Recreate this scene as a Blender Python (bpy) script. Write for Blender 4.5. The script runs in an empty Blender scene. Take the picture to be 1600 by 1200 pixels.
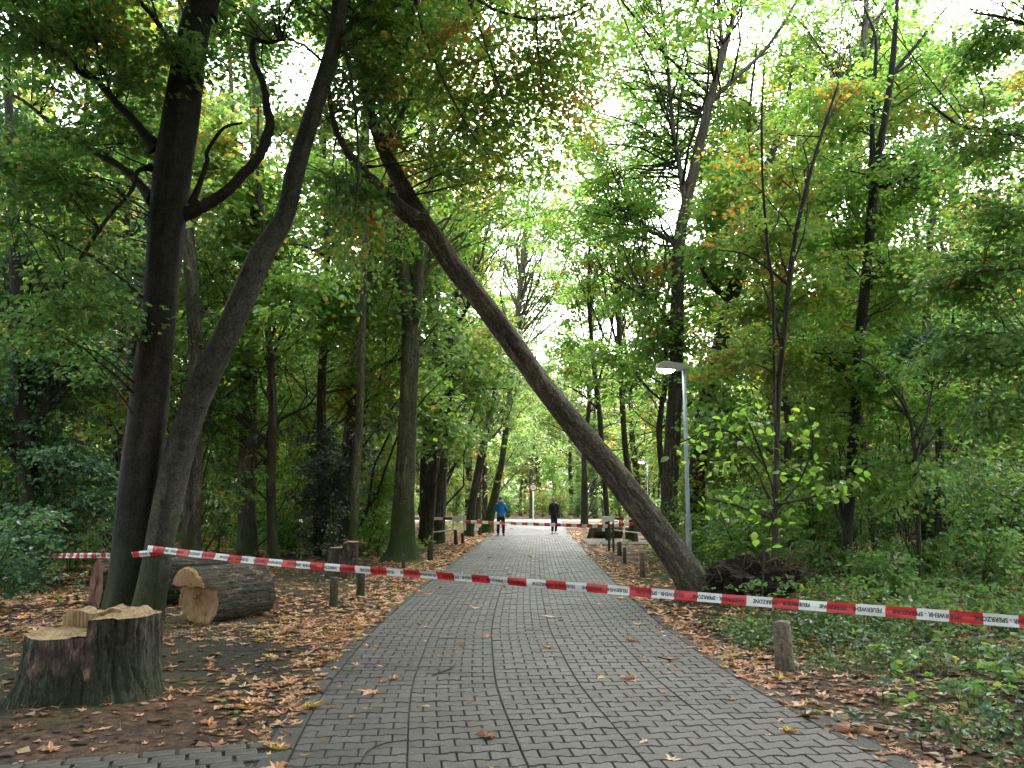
import bpy, bmesh, math, random
import numpy as np
from mathutils import Vector, Matrix

# ------------------------------------------------------------------ camera, light, exposure
SC = bpy.context.scene
COL = SC.collection
PITCH = math.radians(8.0)
CAMZ = 1.6
F = 1295.0                                   # focal length in photo pixels (1600 wide)
cd = bpy.data.cameras.new('camera')
cam = bpy.data.objects.new('camera', cd); COL.objects.link(cam)
cam.location = (0, 0, CAMZ); cam.rotation_euler = (math.pi/2 + PITCH, 0, 0)
cd.sensor_width = 36; cd.lens = 36*F/1600; cd.clip_start = 0.1; cd.clip_end = 1200
SC.camera = cam
SUN_EL, SUN_AZ = math.radians(52), math.radians(25)      # azimuth from +Y towards +X
w = bpy.data.worlds.new('World'); SC.world = w; w.use_nodes = True
wn, wl = w.node_tree.nodes, w.node_tree.links
bg = wn['Background']
sky = wn.new('ShaderNodeTexSky'); sky.sky_type = 'NISHITA'; sky.sun_disc = False
sky.sun_elevation = SUN_EL; sky.sun_rotation = SUN_AZ
sky.air_density = 1.6; sky.dust_density = 4.0; sky.ozone_density = 1.0
hs = wn.new('ShaderNodeHueSaturation'); hs.inputs['Saturation'].default_value = 0.30
wl.new(sky.outputs[0], hs.inputs['Color']); wl.new(hs.outputs[0], bg.inputs['Color'])
bg.inputs['Strength'].default_value = 0.15
sl = bpy.data.lights.new('sun', 'SUN'); sl.energy = 0.9; sl.angle = math.radians(40); sl.color = (1, .975, .945)
so = bpy.data.objects.new('sun', sl); COL.objects.link(so)
sd = Vector((math.sin(SUN_AZ)*math.cos(SUN_EL), math.cos(SUN_AZ)*math.cos(SUN_EL), math.sin(SUN_EL)))
so.rotation_euler = (-sd).to_track_quat('-Z', 'Y').to_euler()
SC.view_settings.view_transform = 'Standard'; SC.view_settings.look = 'None'
SC.view_settings.gamma = 1.0; SC.view_settings.exposure = 3.0
try: SC.view_settings.use_curve_mapping = False
except Exception: pass
SC.render.engine = 'CYCLES'
cy = SC.cycles
cy.use_denoising = True
try: cy.denoiser = 'OPENIMAGEDENOISE'; cy.denoising_prefilter = 'ACCURATE'
except Exception: pass
cy.max_bounces = 12; cy.diffuse_bounces = 10; cy.transmission_bounces = 10; cy.glossy_bounces = 2
cy.caustics_reflective = False; cy.caustics_refractive = False
cy.use_adaptive_sampling = True; cy.adaptive_threshold = 0.015

RS = np.random.default_rng(11)
rnd = random.Random(5)
CP, SP = math.cos(PITCH), math.sin(PITCH)

def W(px, py, Y):
    """point of the place seen at photo pixel (px,py), Y metres ahead"""
    x = (px-800)/F; u = (600-py)/F
    fw = CP - u*SP; up = SP + u*CP
    s = Y/fw
    return np.array([x*s, Y, CAMZ + up*s])
def depth(P): return P[1]*CP + (P[2]-CAMZ)*SP
def Yof(py):
    a = math.atan((py-600)/F) - PITCH
    return CAMZ/math.tan(a)
def G(px, py):
    return W(px, py, Yof(py))

# ------------------------------------------------------------------ materials
def mat(name):
    m = bpy.data.materials.new(name); m.use_nodes = True
    n = m.node_tree.nodes; n.clear()
    return m, n, m.node_tree.links
def out(n, l, sh):
    o = n.new('ShaderNodeOutputMaterial'); l.new(sh, o.inputs['Surface'])
def ramp(n, stops, interp='LINEAR'):
    r = n.new('ShaderNodeValToRGB'); r.color_ramp.interpolation = interp
    e = r.color_ramp.elements
    e[0].position, e[0].color = stops[0][0], (*stops[0][1], 1)
    e[1].position, e[1].color = stops[-1][0], (*stops[-1][1], 1)
    for p, c in stops[1:-1]:
        k = e.new(p); k.color = (*c, 1)
    return r
def noise(n, l, vec, scale, detail=4, rough=.55):
    t = n.new('ShaderNodeTexNoise'); t.inputs['Scale'].default_value = scale
    t.inputs['Detail'].default_value = detail; t.inputs['Roughness'].default_value = rough
    if vec is not None: l.new(vec, t.inputs['Vector'])
    return t
def math_(n, l, op, a, b):
    m = n.new('ShaderNodeMath'); m.operation = op
    for i, v in enumerate((a, b)):
        if v is None: continue
        if isinstance(v, (int, float)): m.inputs[i].default_value = v
        else: l.new(v, m.inputs[i])
    return m.outputs[0]
def mixc(n, l, fac, a, b, mode='MIX'):
    m = n.new('ShaderNodeMix'); m.data_type = 'RGBA'; m.blend_type = mode
    for i, v in ((0, fac), (6, a), (7, b)):
        if isinstance(v, (int, float)): m.inputs[i].default_value = v
        elif isinstance(v, tuple): m.inputs[i].default_value = (*v, 1)
        else: l.new(v, m.inputs[i])
    return m.outputs[2]
def rand_id(n, l):
    g = n.new('ShaderNodeNewGeometry'); o = n.new('ShaderNodeObjectInfo')
    s = math_(n, l, 'ADD', g.outputs['Random Per Island'], o.outputs['Random'])
    return math_(n, l, 'FRACT', s, None), g

def leaf_mat(name, stops, autumn=None, trans=.5, thr=.62, nscale=.5, gloss=.05, cool=True):
    m, n, l = mat(name)
    r, g = rand_id(n, l)
    if cool: stops = [(p, (q[0]*1.05, q[1]*.96, q[2]*1.6)) for p, q in stops]
    c = ramp(n, stops); l.new(r, c.inputs[0]); colr = c.outputs[0]
    if autumn:
        nz = noise(n, l, g.outputs['Position'], nscale, 2)
        f = ramp(n, [(thr, (0, 0, 0)), (thr+.07, (1, 1, 1))]); 
        s = math_(n, l, 'MULTIPLY_ADD', r, .22); s.node.inputs[2].default_value = -.11
        l.new(math_(n, l, 'ADD', nz.outputs[0], s), f.inputs[0])
        a = ramp(n, autumn); l.new(r, a.inputs[0])
        colr = mixc(n, l, f.outputs[0], colr, a.outputs[0])
    d = n.new('ShaderNodeBsdfDiffuse'); t = n.new('ShaderNodeBsdfTranslucent')
    l.new(colr, d.inputs[0])
    tc = mixc(n, l, 1.0, colr, (1.65, 1.75, 1.12), 'MULTIPLY'); l.new(tc, t.inputs[0])
    mx = n.new('ShaderNodeMixShader'); mx.inputs[0].default_value = trans
    l.new(d.outputs[0], mx.inputs[1]); l.new(t.outputs[0], mx.inputs[2])
    gl = n.new('ShaderNodeBsdfGlossy'); gl.inputs['Roughness'].default_value = .38
    m2 = n.new('ShaderNodeMixShader'); m2.inputs[0].default_value = gloss
    l.new(mx.outputs[0], m2.inputs[1]); l.new(gl.outputs[0], m2.inputs[2])
    out(n, l, m2.outputs[0]); return m

AUT = [(0, (.34, .20, .03)), (.4, (.42, .16, .03)), (.75, (.36, .10, .03)), (1, (.45, .28, .04))]
YEL = [(0, (.26, .24, .03)), (.5, (.36, .30, .04)), (1, (.42, .26, .04))]
M = {}
M['leaf_beech'] = leaf_mat('beech_leaf', [(0, (0.060, 0.143, 0.030)), (.5, (0.098, 0.217, 0.039)), (.85, (0.149, 0.276, 0.048)), (1, (0.254, 0.284, 0.045))], YEL, .48, .71)
M['leaf_dark'] = leaf_mat('dark_leaf', [(0, (0.036, 0.097, 0.032)), (.6, (0.061, 0.149, 0.042)), (1, (0.097, 0.194, 0.049))], YEL, .38, .74)  # darker green, less translucent than the beech leaf
M['leaf_bright'] = leaf_mat('maple_leaf', [(0, (0.090, 0.204, 0.030)), (.5, (0.138, 0.276, 0.041)), (.9, (0.204, 0.336, 0.048)), (1, (0.312, 0.312, 0.042))], AUT, .55, .675)
M['leaf_mixed'] = leaf_mat('turning_leaf', [(0, (0.095, 0.189, 0.029)), (.5, (0.146, 0.262, 0.040)), (.85, (0.218, 0.306, 0.044)), (1, (0.408, 0.335, 0.044))], AUT, .52, .61, .8)
M['leaf_far'] = leaf_mat('wood_leaf', [(0, (0.086, 0.172, 0.034)), (.5, (0.132, 0.241, 0.046)), (.85, (0.196, 0.287, 0.057)), (1, (0.299, 0.287, 0.057))], YEL, .55, .63, .25)
M['leaf_hazel'] = leaf_mat('hazel_leaf', [(0, (.14, .29, .035)), (.6, (.19, .36, .04)), (1, (.27, .38, .05))], None, .6)
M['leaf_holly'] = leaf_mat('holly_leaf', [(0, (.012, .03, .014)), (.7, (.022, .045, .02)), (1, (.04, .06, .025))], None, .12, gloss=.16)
M['seedling'] = leaf_mat('seedling_leaf', [(0, (.05, .12, .05)), (.6, (.075, .17, .07)), (1, (.13, .20, .06))], None, .35)
M['leaf_ivy'] = leaf_mat('ivy_leaf', [(0, (0.029, 0.075, 0.023)), (.45, (0.052, 0.115, 0.034)), (.8, (0.086, 0.161, 0.046)), (1, (0.161, 0.184, 0.057))], YEL, .3, .66, 1.2, gloss=.06, cool=False)
M['litter'] = leaf_mat('fallen_leaf', [(0, (.12, .065, .04)), (.18, (.26, .125, .07)), (.38, (.45, .22, .12)), (.62, (.55, .33, .20)), (.8, (.52, .37, .24)), (.92, (.44, .20, .10)), (.965, (.52, .38, .07)), (1, (.13, .20, .07))], None, .15, gloss=.05, cool=False)
M['litter_old'] = leaf_mat('old_fallen_leaf', [(0, (.04, .026, .02)), (.3, (.09, .052, .036)), (.6, (.17, .098, .066)), (.85, (.27, .17, .12)), (1, (.36, .26, .18))], None, .1, gloss=.05, cool=False)
M['grass'] = leaf_mat('grass_blade', [(0, (.04, .085, .018)), (.6, (.07, .13, .026)), (1, (.14, .16, .04))], None, .35)

def bark_mat(name, dark, light, moss=0.0, scale=9.0, stretch=.22, bump=.5, mossh=1.2, crack=0.0):
    m, n, l = mat(name)
    at = n.new('ShaderNodeAttribute'); at.attribute_name = 'bark'
    mp = n.new('ShaderNodeMapping'); mp.inputs['Scale'].default_value = (1, 1, stretch)
    l.new(at.outputs['Vector'], mp.inputs[0])
    a = noise(n, l, mp.outputs[0], scale, 8, .65)
    b = noise(n, l, at.outputs['Vector'], 1.1, 5, .6)
    c = noise(n, l, at.outputs['Vector'], 30, 4, .75)
    v = math_(n, l, 'ADD', math_(n, l, 'MULTIPLY', a.outputs[0], .75), math_(n, l, 'MULTIPLY', b.outputs[0], .45))
    r = ramp(n, [(.40, dark), (.72, light)]); l.new(v, r.inputs[0])
    colr = mixc(n, l, .75, r.outputs[0], ramp_of(n, l, c.outputs[0], [(.34, (.25,)*3), (.5, (.95,)*3), (.66, (1.75,)*3)]), 'MULTIPLY')
    m2 = n.new('ShaderNodeMapping'); m2.inputs['Scale'].default_value = (1, 1, .07); l.new(at.outputs['Vector'], m2.inputs[0])
    stk = noise(n, l, m2.outputs[0], 5.5, 4, .6)
    colr = mixc(n, l, .6, colr, ramp_of(n, l, stk.outputs[0], [(.36, (.38,)*3), (.52, (1.0,)*3), (.68, (1.45,)*3)]), 'MULTIPLY')
    if crack > 0:
        fi = math_(n, l, 'ABSOLUTE', math_(n, l, 'SUBTRACT', a.outputs[0], .5), None)
        colr = mixc(n, l, crack, colr, ramp_of(n, l, fi, [(.0, (.22,)*3), (.045, (1.0,)*3), (.12, (1.2,)*3)]), 'MULTIPLY')
    if moss > 0:
        g = n.new('ShaderNodeNewGeometry')
        sx = n.new('ShaderNodeSeparateXYZ'); l.new(g.outputs['Position'], sx.inputs[0])
        hz = n.new('ShaderNodeMapRange'); hz.inputs[1].default_value = mossh; hz.inputs[2].default_value = 0.0
        hz.inputs[3].default_value = 0.0; hz.inputs[4].default_value = .55
        l.new(sx.outputs[2], hz.inputs[0])
        nn = noise(n, l, at.outputs['Vector'], 2.2, 5, .65)
        ms = ramp_of(n, l, math_(n, l, 'ADD', nn.outputs[0], hz.outputs[0]), [(.56, (0, 0, 0)), (.80, (moss,)*3)])
        colr = mixc(n, l, ms, colr, (.035, .055, .016))
    p = n.new('ShaderNodeBsdfPrincipled'); p.inputs['Roughness'].default_value = .85
    p.inputs['Specular IOR Level'].default_value = .25
    l.new(colr, p.inputs['Base Color'])
    bp = n.new('ShaderNodeBump'); bp.inputs['Strength'].default_value = bump; bp.inputs['Distance'].default_value = .03
    hsum = math_(n, l, 'ADD', a.outputs[0], math_(n, l, 'MULTIPLY', c.outputs[0], .25))
    l.new(hsum, bp.inputs['Height']); l.new(bp.outputs[0], p.inputs['Normal'])
    out(n, l, p.outputs[0]); return m
def ramp_of(n, l, v, stops):
    r = ramp(n, stops); l.new(v, r.inputs[0]); return r.outputs[0]

M['bark_beech'] = bark_mat('dark_beech_bark', (.010, .0095, .009), (.036, .033, .030), .35, 7, .4, .5, 1.5)
M['bark_light'] = bark_mat('grey_beech_bark', (.022, .021, .019), (.078, .076, .066), .55, 8, .7, .5, 1.6)
M['bark_lean'] = bark_mat('leaning_bark', (.022, .019, .016), (.15, .13, .105), .3, 12, .26, 1.0, 1.0, .85)
M['bark_mid'] = bark_mat('wood_bark', (.035, .03, .025), (.11, .095, .075), .8, 9, .2, .8, 1.3, .8)
M['bark_moss'] = bark_mat('mossy_bark', (.045, .045, .028), (.12, .115, .065), .9, 10, .2, .8, 2.2, .8)
M['bark_far'] = bark_mat('far_bark', (.028, .024, .02), (.085, .072, .058), .5, 8, .2, .6, 2.0, .8)
M['bark_black'] = bark_mat('ivy_dark_bark', (.012, .011, .010), (.04, .036, .03), .4, 9, .25, .7, 3)
M['bark_stump'] = bark_mat('stump_bark', (.012, .012, .010), (.085, .08, .062), .3, 15, .10, 1.2, .5, .8)
M['twig'] = bark_mat('twig_bark', (.02, .017, .014), (.06, .05, .04), 0, 9, .2, .3)

def add_bare(m):
    n, l = m.node_tree.nodes, m.node_tree.links
    p = next(q for q in n if q.type == 'BSDF_PRINCIPLED'); src = p.inputs['Base Color'].links[0].from_socket
    a = n.new('ShaderNodeAttribute'); a.attribute_name = 'bare'; g = n.new('ShaderNodeAttribute'); g.attribute_name = 'bark'
    mp = n.new('ShaderNodeMapping'); mp.inputs['Scale'].default_value = (1, 1, .16); l.new(g.outputs['Vector'], mp.inputs[0])
    z = noise(n, l, mp.outputs[0], 20, 5, .7); z2 = noise(n, l, g.outputs['Vector'], 6, 4, .6); z3 = noise(n, l, mp.outputs[0], 60, 3, .6)
    v = math_(n, l, 'ADD', a.outputs['Fac'], math_(n, l, 'MULTIPLY', math_(n, l, 'SUBTRACT', z.outputs[0], .5), 3.2))
    f = ramp_of(n, l, v, [(.05, (0, 0, 0)), (.22, (1, 1, 1))])
    wood = ramp_of(n, l, math_(n, l, 'ADD', math_(n, l, 'MULTIPLY', z2.outputs[0], .7), math_(n, l, 'MULTIPLY', z3.outputs[0], .4)), [(.42, (.028, .022, .020)), (.56, (.085, .064, .055)), (.65, (.18, .135, .11)), (.72, (.36, .25, .17))])
    l.new(mixc(n, l, f, src, wood), p.inputs['Base Color'])
add_bare(M['bark_stump'])

def simple(name, colr, rough=.6, metal=0, var=.12, scale=14, emit=0, bump=0.0):
    m, n, l = mat(name)
    p = n.new('ShaderNodeBsdfPrincipled'); p.inputs['Roughness'].default_value = rough; p.inputs['Metallic'].default_value = metal
    tc = n.new('ShaderNodeTexCoord'); z = noise(n, l, tc.outputs['Object'], scale, 5, .6)
    a = tuple(c*(1-var*1.8) for c in colr); b = tuple(min(1, c*(1+var*1.4)) for c in colr)
    c = ramp_of(n, l, z.outputs[0], [(.32, a), (.68, b)]); l.new(c, p.inputs['Base Color'])
    if bump:
        bp = n.new('ShaderNodeBump'); bp.inputs['Strength'].default_value = bump; bp.inputs['Distance'].default_value = .01
        l.new(z.outputs[0], bp.inputs['Height']); l.new(bp.outputs[0], p.inputs['Normal'])
    if emit:
        p.inputs['Emission Color'].default_value = (*colr, 1); p.inputs['Emission Strength'].default_value = emit
    out(n, l, p.outputs[0]); return m

def sawn_mat(name, a, b, c, rings=False):
    m, n, l = mat(name)
    tc = n.new('ShaderNodeTexCoord')
    mp = n.new('ShaderNodeMapping'); mp.inputs['Scale'].default_value = (1, 1, .12); l.new(tc.outputs['Object'], mp.inputs[0])
    ns = noise(n, l, mp.outputs[0], 16, 6, .7); nb = noise(n, l, tc.outputs['Object'], 3.2, 4, .6); nf = noise(n, l, mp.outputs[0], 70, 3, .6)
    v = math_(n, l, 'ADD', math_(n, l, 'MULTIPLY', ns.outputs[0], .5), math_(n, l, 'MULTIPLY', nb.outputs[0], .6))
    col = ramp_of(n, l, v, [(.40, a), (.55, b), (.72, c)])
    col = mixc(n, l, .6, col, ramp_of(n, l, nf.outputs[0], [(.3, (.6,)*3), (.65, (1.15,)*3)]), 'MULTIPLY')
    if rings:
        sp = n.new('ShaderNodeVectorMath'); sp.operation = 'MULTIPLY'; sp.inputs[1].default_value = (1, 1, 0); l.new(tc.outputs['Object'], sp.inputs[0])
        ln_ = n.new('ShaderNodeVectorMath'); ln_.operation = 'LENGTH'; l.new(sp.outputs[0], ln_.inputs[0])
        sn_ = math_(n, l, 'SINE', math_(n, l, 'ADD', math_(n, l, 'MULTIPLY', ln_.outputs['Value'], 150), math_(n, l, 'MULTIPLY', nb.outputs[0], 22)), None)
        col = mixc(n, l, .7, col, ramp_of(n, l, math_(n, l, 'MULTIPLY_ADD', sn_, .5), [(.0, (.72,)*3), (.6, (1.05,)*3)]), 'MULTIPLY')
    p = n.new('ShaderNodeBsdfPrincipled'); p.inputs['Roughness'].default_value = .8; l.new(col, p.inputs['Base Color'])
    bp = n.new('ShaderNodeBump'); bp.inputs['Strength'].default_value = .7; bp.inputs['Distance'].default_value = .012
    l.new(ns.outputs[0], bp.inputs['Height']); l.new(bp.outputs[0], p.inputs['Normal'])
    out(n, l, p.outputs[0]); return m
M['sawn'] = sawn_mat('sawn_wood', (.16, .095, .05), (.36, .25, .14), (.50, .38, .24), True)
M['sawn_red'] = sawn_mat('old_sawn_wood', (.09, .045, .03), (.19, .095, .06), (.27, .15, .09))
M['sawn_log'] = sawn_mat('log_end_wood', (.17, .09, .045), (.35, .22, .12), (.46, .32, .19))
M['bare_wood'] = sawn_mat('bare_trunk_wood', (.06, .045, .045), (.17, .12, .10), (.34, .24, .18))

# paver
def paver_mat():
    m, n, l = mat('grey_paver')
    r, g = rand_id(n, l)
    nb = noise(n, l, g.outputs['Position'], .9, 4, .6); nf = noise(n, l, g.outputs['Position'], 52, 4, .85); nm = noise(n, l, g.outputs['Position'], 22, 4, .6)
    base = ramp_of(n, l, r, [(0, (.043, .041, .044)), (.2, (.058, .055, .059)), (.8, (.068, .064, .068)), (1, (.092, .087, .091))])
    st = ramp_of(n, l, nb.outputs[0], [(.3, (.62, .64, .60)), (.5, (.95, .95, .95)), (.7, (1.18, 1.17, 1.16))])
    c = mixc(n, l, 1.0, base, st, 'MULTIPLY')
    c = mixc(n, l, .8, c, ramp_of(n, l, nf.outputs[0], [(.34, (.42,)*3), (.56, (1.0,)*3), (.68, (2.1,)*3)]), 'MULTIPLY')
    c = mixc(n, l, .6, c, ramp_of(n, l, nm.outputs[0], [(.35, (.7, .71, .68)), (.65, (1.15,)*3)]), 'MULTIPLY')
    nd = noise(n, l, g.outputs['Position'], 2.6, 6, .7)
    c = mixc(n, l, ramp_of(n, l, nd.outputs[0], [(.54, (0, 0, 0)), (.70, (.55,)*3)]), c, (.034, .034, .024))
    p = n.new('ShaderNodeBsdfPrincipled'); l.new(c, p.inputs['Base Color'])
    l.new(ramp_of(n, l, nb.outputs[0], [(.3, (.45,)*3), (.7, (.68,)*3)]), p.inputs['Roughness'])
    bp = n.new('ShaderNodeBump'); bp.inputs['Strength'].default_value = .35; bp.inputs['Distance'].default_value = .004
    l.new(nf.outputs[0], bp.inputs['Height']); l.new(bp.outputs[0], p.inputs['Normal'])
    out(n, l, p.outputs[0]); return m
M['paver'] = paver_mat()
M['kerb'] = simple('dark_kerb', (.04, .041, .04), .8, 0, .3, 30, bump=.3)
M['joint'] = simple('joint_soil', (.022, .021, .018), .95, 0, .3, 40)
M['slab'] = simple('side_paver', (.066, .065, .056), .85, 0, .3, 12, bump=.3)

def ground_mat():
    m, n, l = mat('forest_soil')
    g = n.new('ShaderNodeNewGeometry')
    a = noise(n, l, g.outputs['Position'], .55, 5, .6); b = noise(n, l, g.outputs['Position'], 14, 6, .7); c = noise(n, l, g.outputs['Position'], 60, 3, .7)
    soil = ramp_of(n, l, c.outputs[0], [(.3, (.014, .0125, .011)), (.55, (.036, .031, .028)), (.72, (.085, .074, .066)), (.8, (.16, .14, .125))])
    lit = ramp_of(n, l, b.outputs[0], [(.32, (.03, .02, .015)), (.46, (.085, .05, .034)), (.58, (.17, .10, .065)), (.72, (.28, .18, .12))])
    moss = ramp_of(n, l, b.outputs[0], [(.3, (.018, .028, .009)), (.6, (.042, .062, .016)), (.75, (.08, .09, .03))])
    vl = n.new('ShaderNodeVectorMath'); vl.operation = 'LENGTH'; l.new(g.outputs['Position'], vl.inputs[0])
    far = n.new('ShaderNodeMapRange'); far.inputs[1].default_value = 14; far.inputs[2].default_value = 34; l.new(vl.outputs['Value'], far.inputs[0])
    f1 = math_(n, l, 'ADD', ramp_of(n, l, a.outputs[0], [(.46, (0, 0, 0)), (.60, (.75, .75, .75))]), math_(n, l, 'MULTIPLY', far.outputs[0], .7))
    x = mixc(n, l, f1, soil, lit)
    d = noise(n, l, g.outputs['Position'], .33, 4, .6); d.inputs['W'].default_value if False else None
    x = mixc(n, l, ramp_of(n, l, d.outputs[0], [(.50, (0, 0, 0)), (.62, (.7, .7, .7))]), x, moss)
    p = n.new('ShaderNodeBsdfPrincipled'); p.inputs['Roughness'].default_value = .95; p.inputs['Specular IOR Level'].default_value = .15
    l.new(x, p.inputs['Base Color'])
    bp = n.new('ShaderNodeBump'); bp.inputs['Strength'].default_value = .8; bp.inputs['Distance'].default_value = .03
    l.new(b.outputs[0], bp.inputs['Height']); l.new(bp.outputs[0], p.inputs['Normal'])
    out(n, l, p.outputs[0]); return m
M['ground'] = ground_mat()
M['gravel'] = simple('gravel', (.11, .10, .09), .95, 0, .3, 18, bump=.4)
M['asphalt'] = simple('pale_road', (.17, .165, .155), .9, 0, .15, 3)
M['red'] = simple('tape_red', (.62, .025, .035), .35, 0, .05, 3)
M['white'] = simple('tape_white', (.78, .79, .82), .35, 0, .03, 3)
M['ink'] = simple('black_print', (.02, .02, .022), .5, 0, .05)
M['paint'] = simple('white_paint', (.83, .84, .83), .5, 0, .08, 9)
M['redpaint'] = simple('red_paint', (.22, .02, .025), .5, 0, .1, 9)
M['post'] = bark_mat('post_wood', (.03, .026, .02), (.12, .10, .08), .7, 14, .1, .8, .35)
M['post_pale'] = bark_mat('pale_post_wood', (.03, .025, .02), (.24, .20, .16), .2, 12, .07, 1.0, .2)
M['galv'] = simple('galvanised_steel', (.30, .36, .40), .5, .35, .12, 5)
M['lamphead'] = simple('lamp_housing', (.42, .42, .38), .6, 0, .22, 30)
M['lampglow'] = simple('lamp_glow', (1, .97, .86), .4, 0, 0, 3, emit=5)
M['soil'] = simple('root_soil', (.018, .013, .010), .98, 0, .5, 25, bump=1.0)
M['root'] = bark_mat('root_bark', (.02, .014, .010), (.15, .11, .08), 0, 10, .2, .6)
M['blue'] = simple('blue_jacket', (.012, .19, .62), .6, 0, .15, 7)
M['greycloth'] = simple('grey_hood', (.33, .32, .34), .85, 0, .15, 12)
M['navy'] = simple('dark_trousers', (.012, .014, .022), .85, 0, .2, 9)
M['black'] = simple('black_jacket', (.011, .012, .016), .7, 0, .2, 9)
M['skin'] = simple('skin', (.52, .31, .23), .55, 0, .06, 9)
M['hair_fair'] = simple('fair_hair', (.24, .15, .08), .7, 0, .25, 30)
M['hair_dark'] = simple('grey_hair', (.12, .105, .09), .7, 0, .25, 30)
M['shoe_white'] = simple('white_shoe', (.65, .65, .65), .6)
M['shoe_dark'] = simple('dark_shoe', (.02, .02, .02), .6)
M['signgrey'] = simple('grey_sign_print', (.30, .30, .31), .6)
M['signred'] = simple('sign_red', (.40, .07, .07), .5)

# ------------------------------------------------------------------ mesh helpers
def npmesh(name, V, faces, mats, smooth=False, bark=None, midx=None):
    """V (n,3); faces = list of (m,k) index arrays"""
    V = np.asarray(V, np.float32)
    me = bpy.data.meshes.new(name)
    me.vertices.add(len(V)); me.vertices.foreach_set('co', V.ravel())
    faces = [np.asarray(f, np.int32) for f in faces if len(f)]
    loops = np.concatenate([f.ravel() for f in faces])
    tot = np.concatenate([np.full(len(f), f.shape[1], np.int32) for f in faces])
    start = np.concatenate([[0], np.cumsum(tot)[:-1]]).astype(np.int32)
    me.loops.add(len(loops)); me.loops.foreach_set('vertex_index', loops)
    me.polygons.add(len(tot)); me.polygons.foreach_set('loop_start', start); me.polygons.foreach_set('loop_total', tot)
    if midx is not None: me.polygons.foreach_set('material_index', np.asarray(midx, np.int32))
    me.polygons.foreach_set('use_smooth', np.full(len(tot), smooth, bool))
    for m in (mats if isinstance(mats, (list, tuple)) else [mats]): me.materials.append(m)
    if bark is not None:
        a = me.attributes.new('bark', 'FLOAT_VECTOR', 'POINT'); a.data.foreach_set('vector', np.asarray(bark, np.float32).ravel())
    me.update(calc_edges=True); me.validate()
    return me
def obj(name, me, parent=None, kind=None, loc=None):
    o = bpy.data.objects.new(name, me); COL.objects.link(o)
    if parent is not None: o.parent = parent
    if kind: o['kind'] = kind
    if loc is not None: o.location = loc
    return o
def thing(name, label, cat, loc=(0, 0, 0), group=None):
    o = bpy.data.objects.new(name, None); COL.objects.link(o); o.location = loc
    o.empty_display_size = .2
    return tag(o, label, cat, group)
def tag(o, label, cat, group=None):
    o['label'] = label; o['category'] = cat
    if group: o['group'] = group
    return o

def catmull(P, n):
    P = np.asarray(P, float)
    if len(P) < 3: 
        t = np.linspace(0, 1, n)[:, None]; return P[0]*(1-t)+P[-1]*t
    Q = np.vstack([2*P[0]-P[1], P, 2*P[-1]-P[-2]])
    m = len(P)-1; t = np.linspace(0, m-1e-6, n); i = t.astype(int); u = (t-i)[:, None]
    a, b, c, d = Q[i], Q[i+1], Q[i+2], Q[i+3]
    return .5*((2*b)+(-a+c)*u+(2*a-5*b+4*c-d)*u**2+(-a+3*b-3*c+d)*u**3)

class Tubes:
    def __init__(s): s.V, s.B, s.Q, s.T, s.n = [], [], [], [], 0
    def add(s, P, R, sides=6, rough=0.0, lobes=None, cap=True, seed=0, dome=.6):
        P = np.asarray(P, float); R = np.asarray(R, float); n = len(P)
        T = np.gradient(P, axis=0); T /= np.linalg.norm(T, axis=1)[:, None]+1e-9
        a = np.array([0., 1, 0]) if abs(T[0][1]) < .9 else np.array([1., 0, 0])
        N = np.zeros((n, 3)); v = a - T[0]*a.dot(T[0]); N[0] = v/np.linalg.norm(v)
        for i in range(1, n):
            v = N[i-1]-T[i]*N[i-1].dot(T[i]); N[i] = v/(np.linalg.norm(v)+1e-9)
        Bn = np.cross(T, N)
        th = np.arange(sides)/sides*2*math.pi
        rr = np.repeat(R[:, None], sides, 1)
        L = np.concatenate([[0], np.cumsum(np.linalg.norm(np.diff(P, axis=0), axis=1))])
        if rough:
            rg = np.random.default_rng(seed)
            for k in (2, 3, 5, 7):
                ph = rg.uniform(0, 6.28, 3); fz = rg.uniform(.5, 2.2)
                rr *= 1+rough*.5*np.sin(k*th[None]+ph[0]+np.sin(L[:, None]*fz+ph[1])*1.2)*np.sin(L[:, None]*fz*1.3+ph[2])/math.sqrt(k/2)
            rr *= 1+rough*.12*rg.normal(size=rr.shape)
        if lobes is not None:
            rr *= lobes(th[None], L[:, None])
        c, sn = np.cos(th)[None, :, None], np.sin(th)[None, :, None]
        V = P[:, None]+rr[..., None]*(c*N[:, None]+sn*Bn[:, None])
        rm = R.mean()
        B = np.stack([np.cos(th)[None]*np.maximum(R[:, None], rm*.6), np.sin(th)[None]*np.maximum(R[:, None], rm*.6), np.repeat(L[:, None], sides, 1)], -1)
        B += np.array([seed*3.7 % 50, seed*1.3 % 50, seed*7.1 % 50])
        i = np.arange(n-1)[:, None]*sides; j = np.arange(sides)[None]; k = (j+1) % sides
        q = np.stack([i+j, i+k, i+sides+k, i+sides+j], -1).reshape(-1, 4)+s.n
        s.Q.append(q)
        V = V.reshape(-1, 3); B = B.reshape(-1, 3)
        if cap:
            V = np.vstack([V, P[-1]+T[-1]*R[-1]*dome]); B = np.vstack([B, B[-1]])
            b = (n-1)*sides
            s.T.append(np.stack([b+j[0], b+k[0], np.full(sides, n*sides)], -1)+s.n)
        s.V.append(V); s.B.append(B); s.n += len(V)
    def mesh(s, name, m, smooth=True):
        return npmesh(name, np.vstack(s.V), [np.vstack(s.Q)]+([np.vstack(s.T)] if s.T else []), m, smooth, np.vstack(s.B))

def unit(a): return a/(np.linalg.norm(a, axis=-1, keepdims=True)+1e-9)

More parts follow.
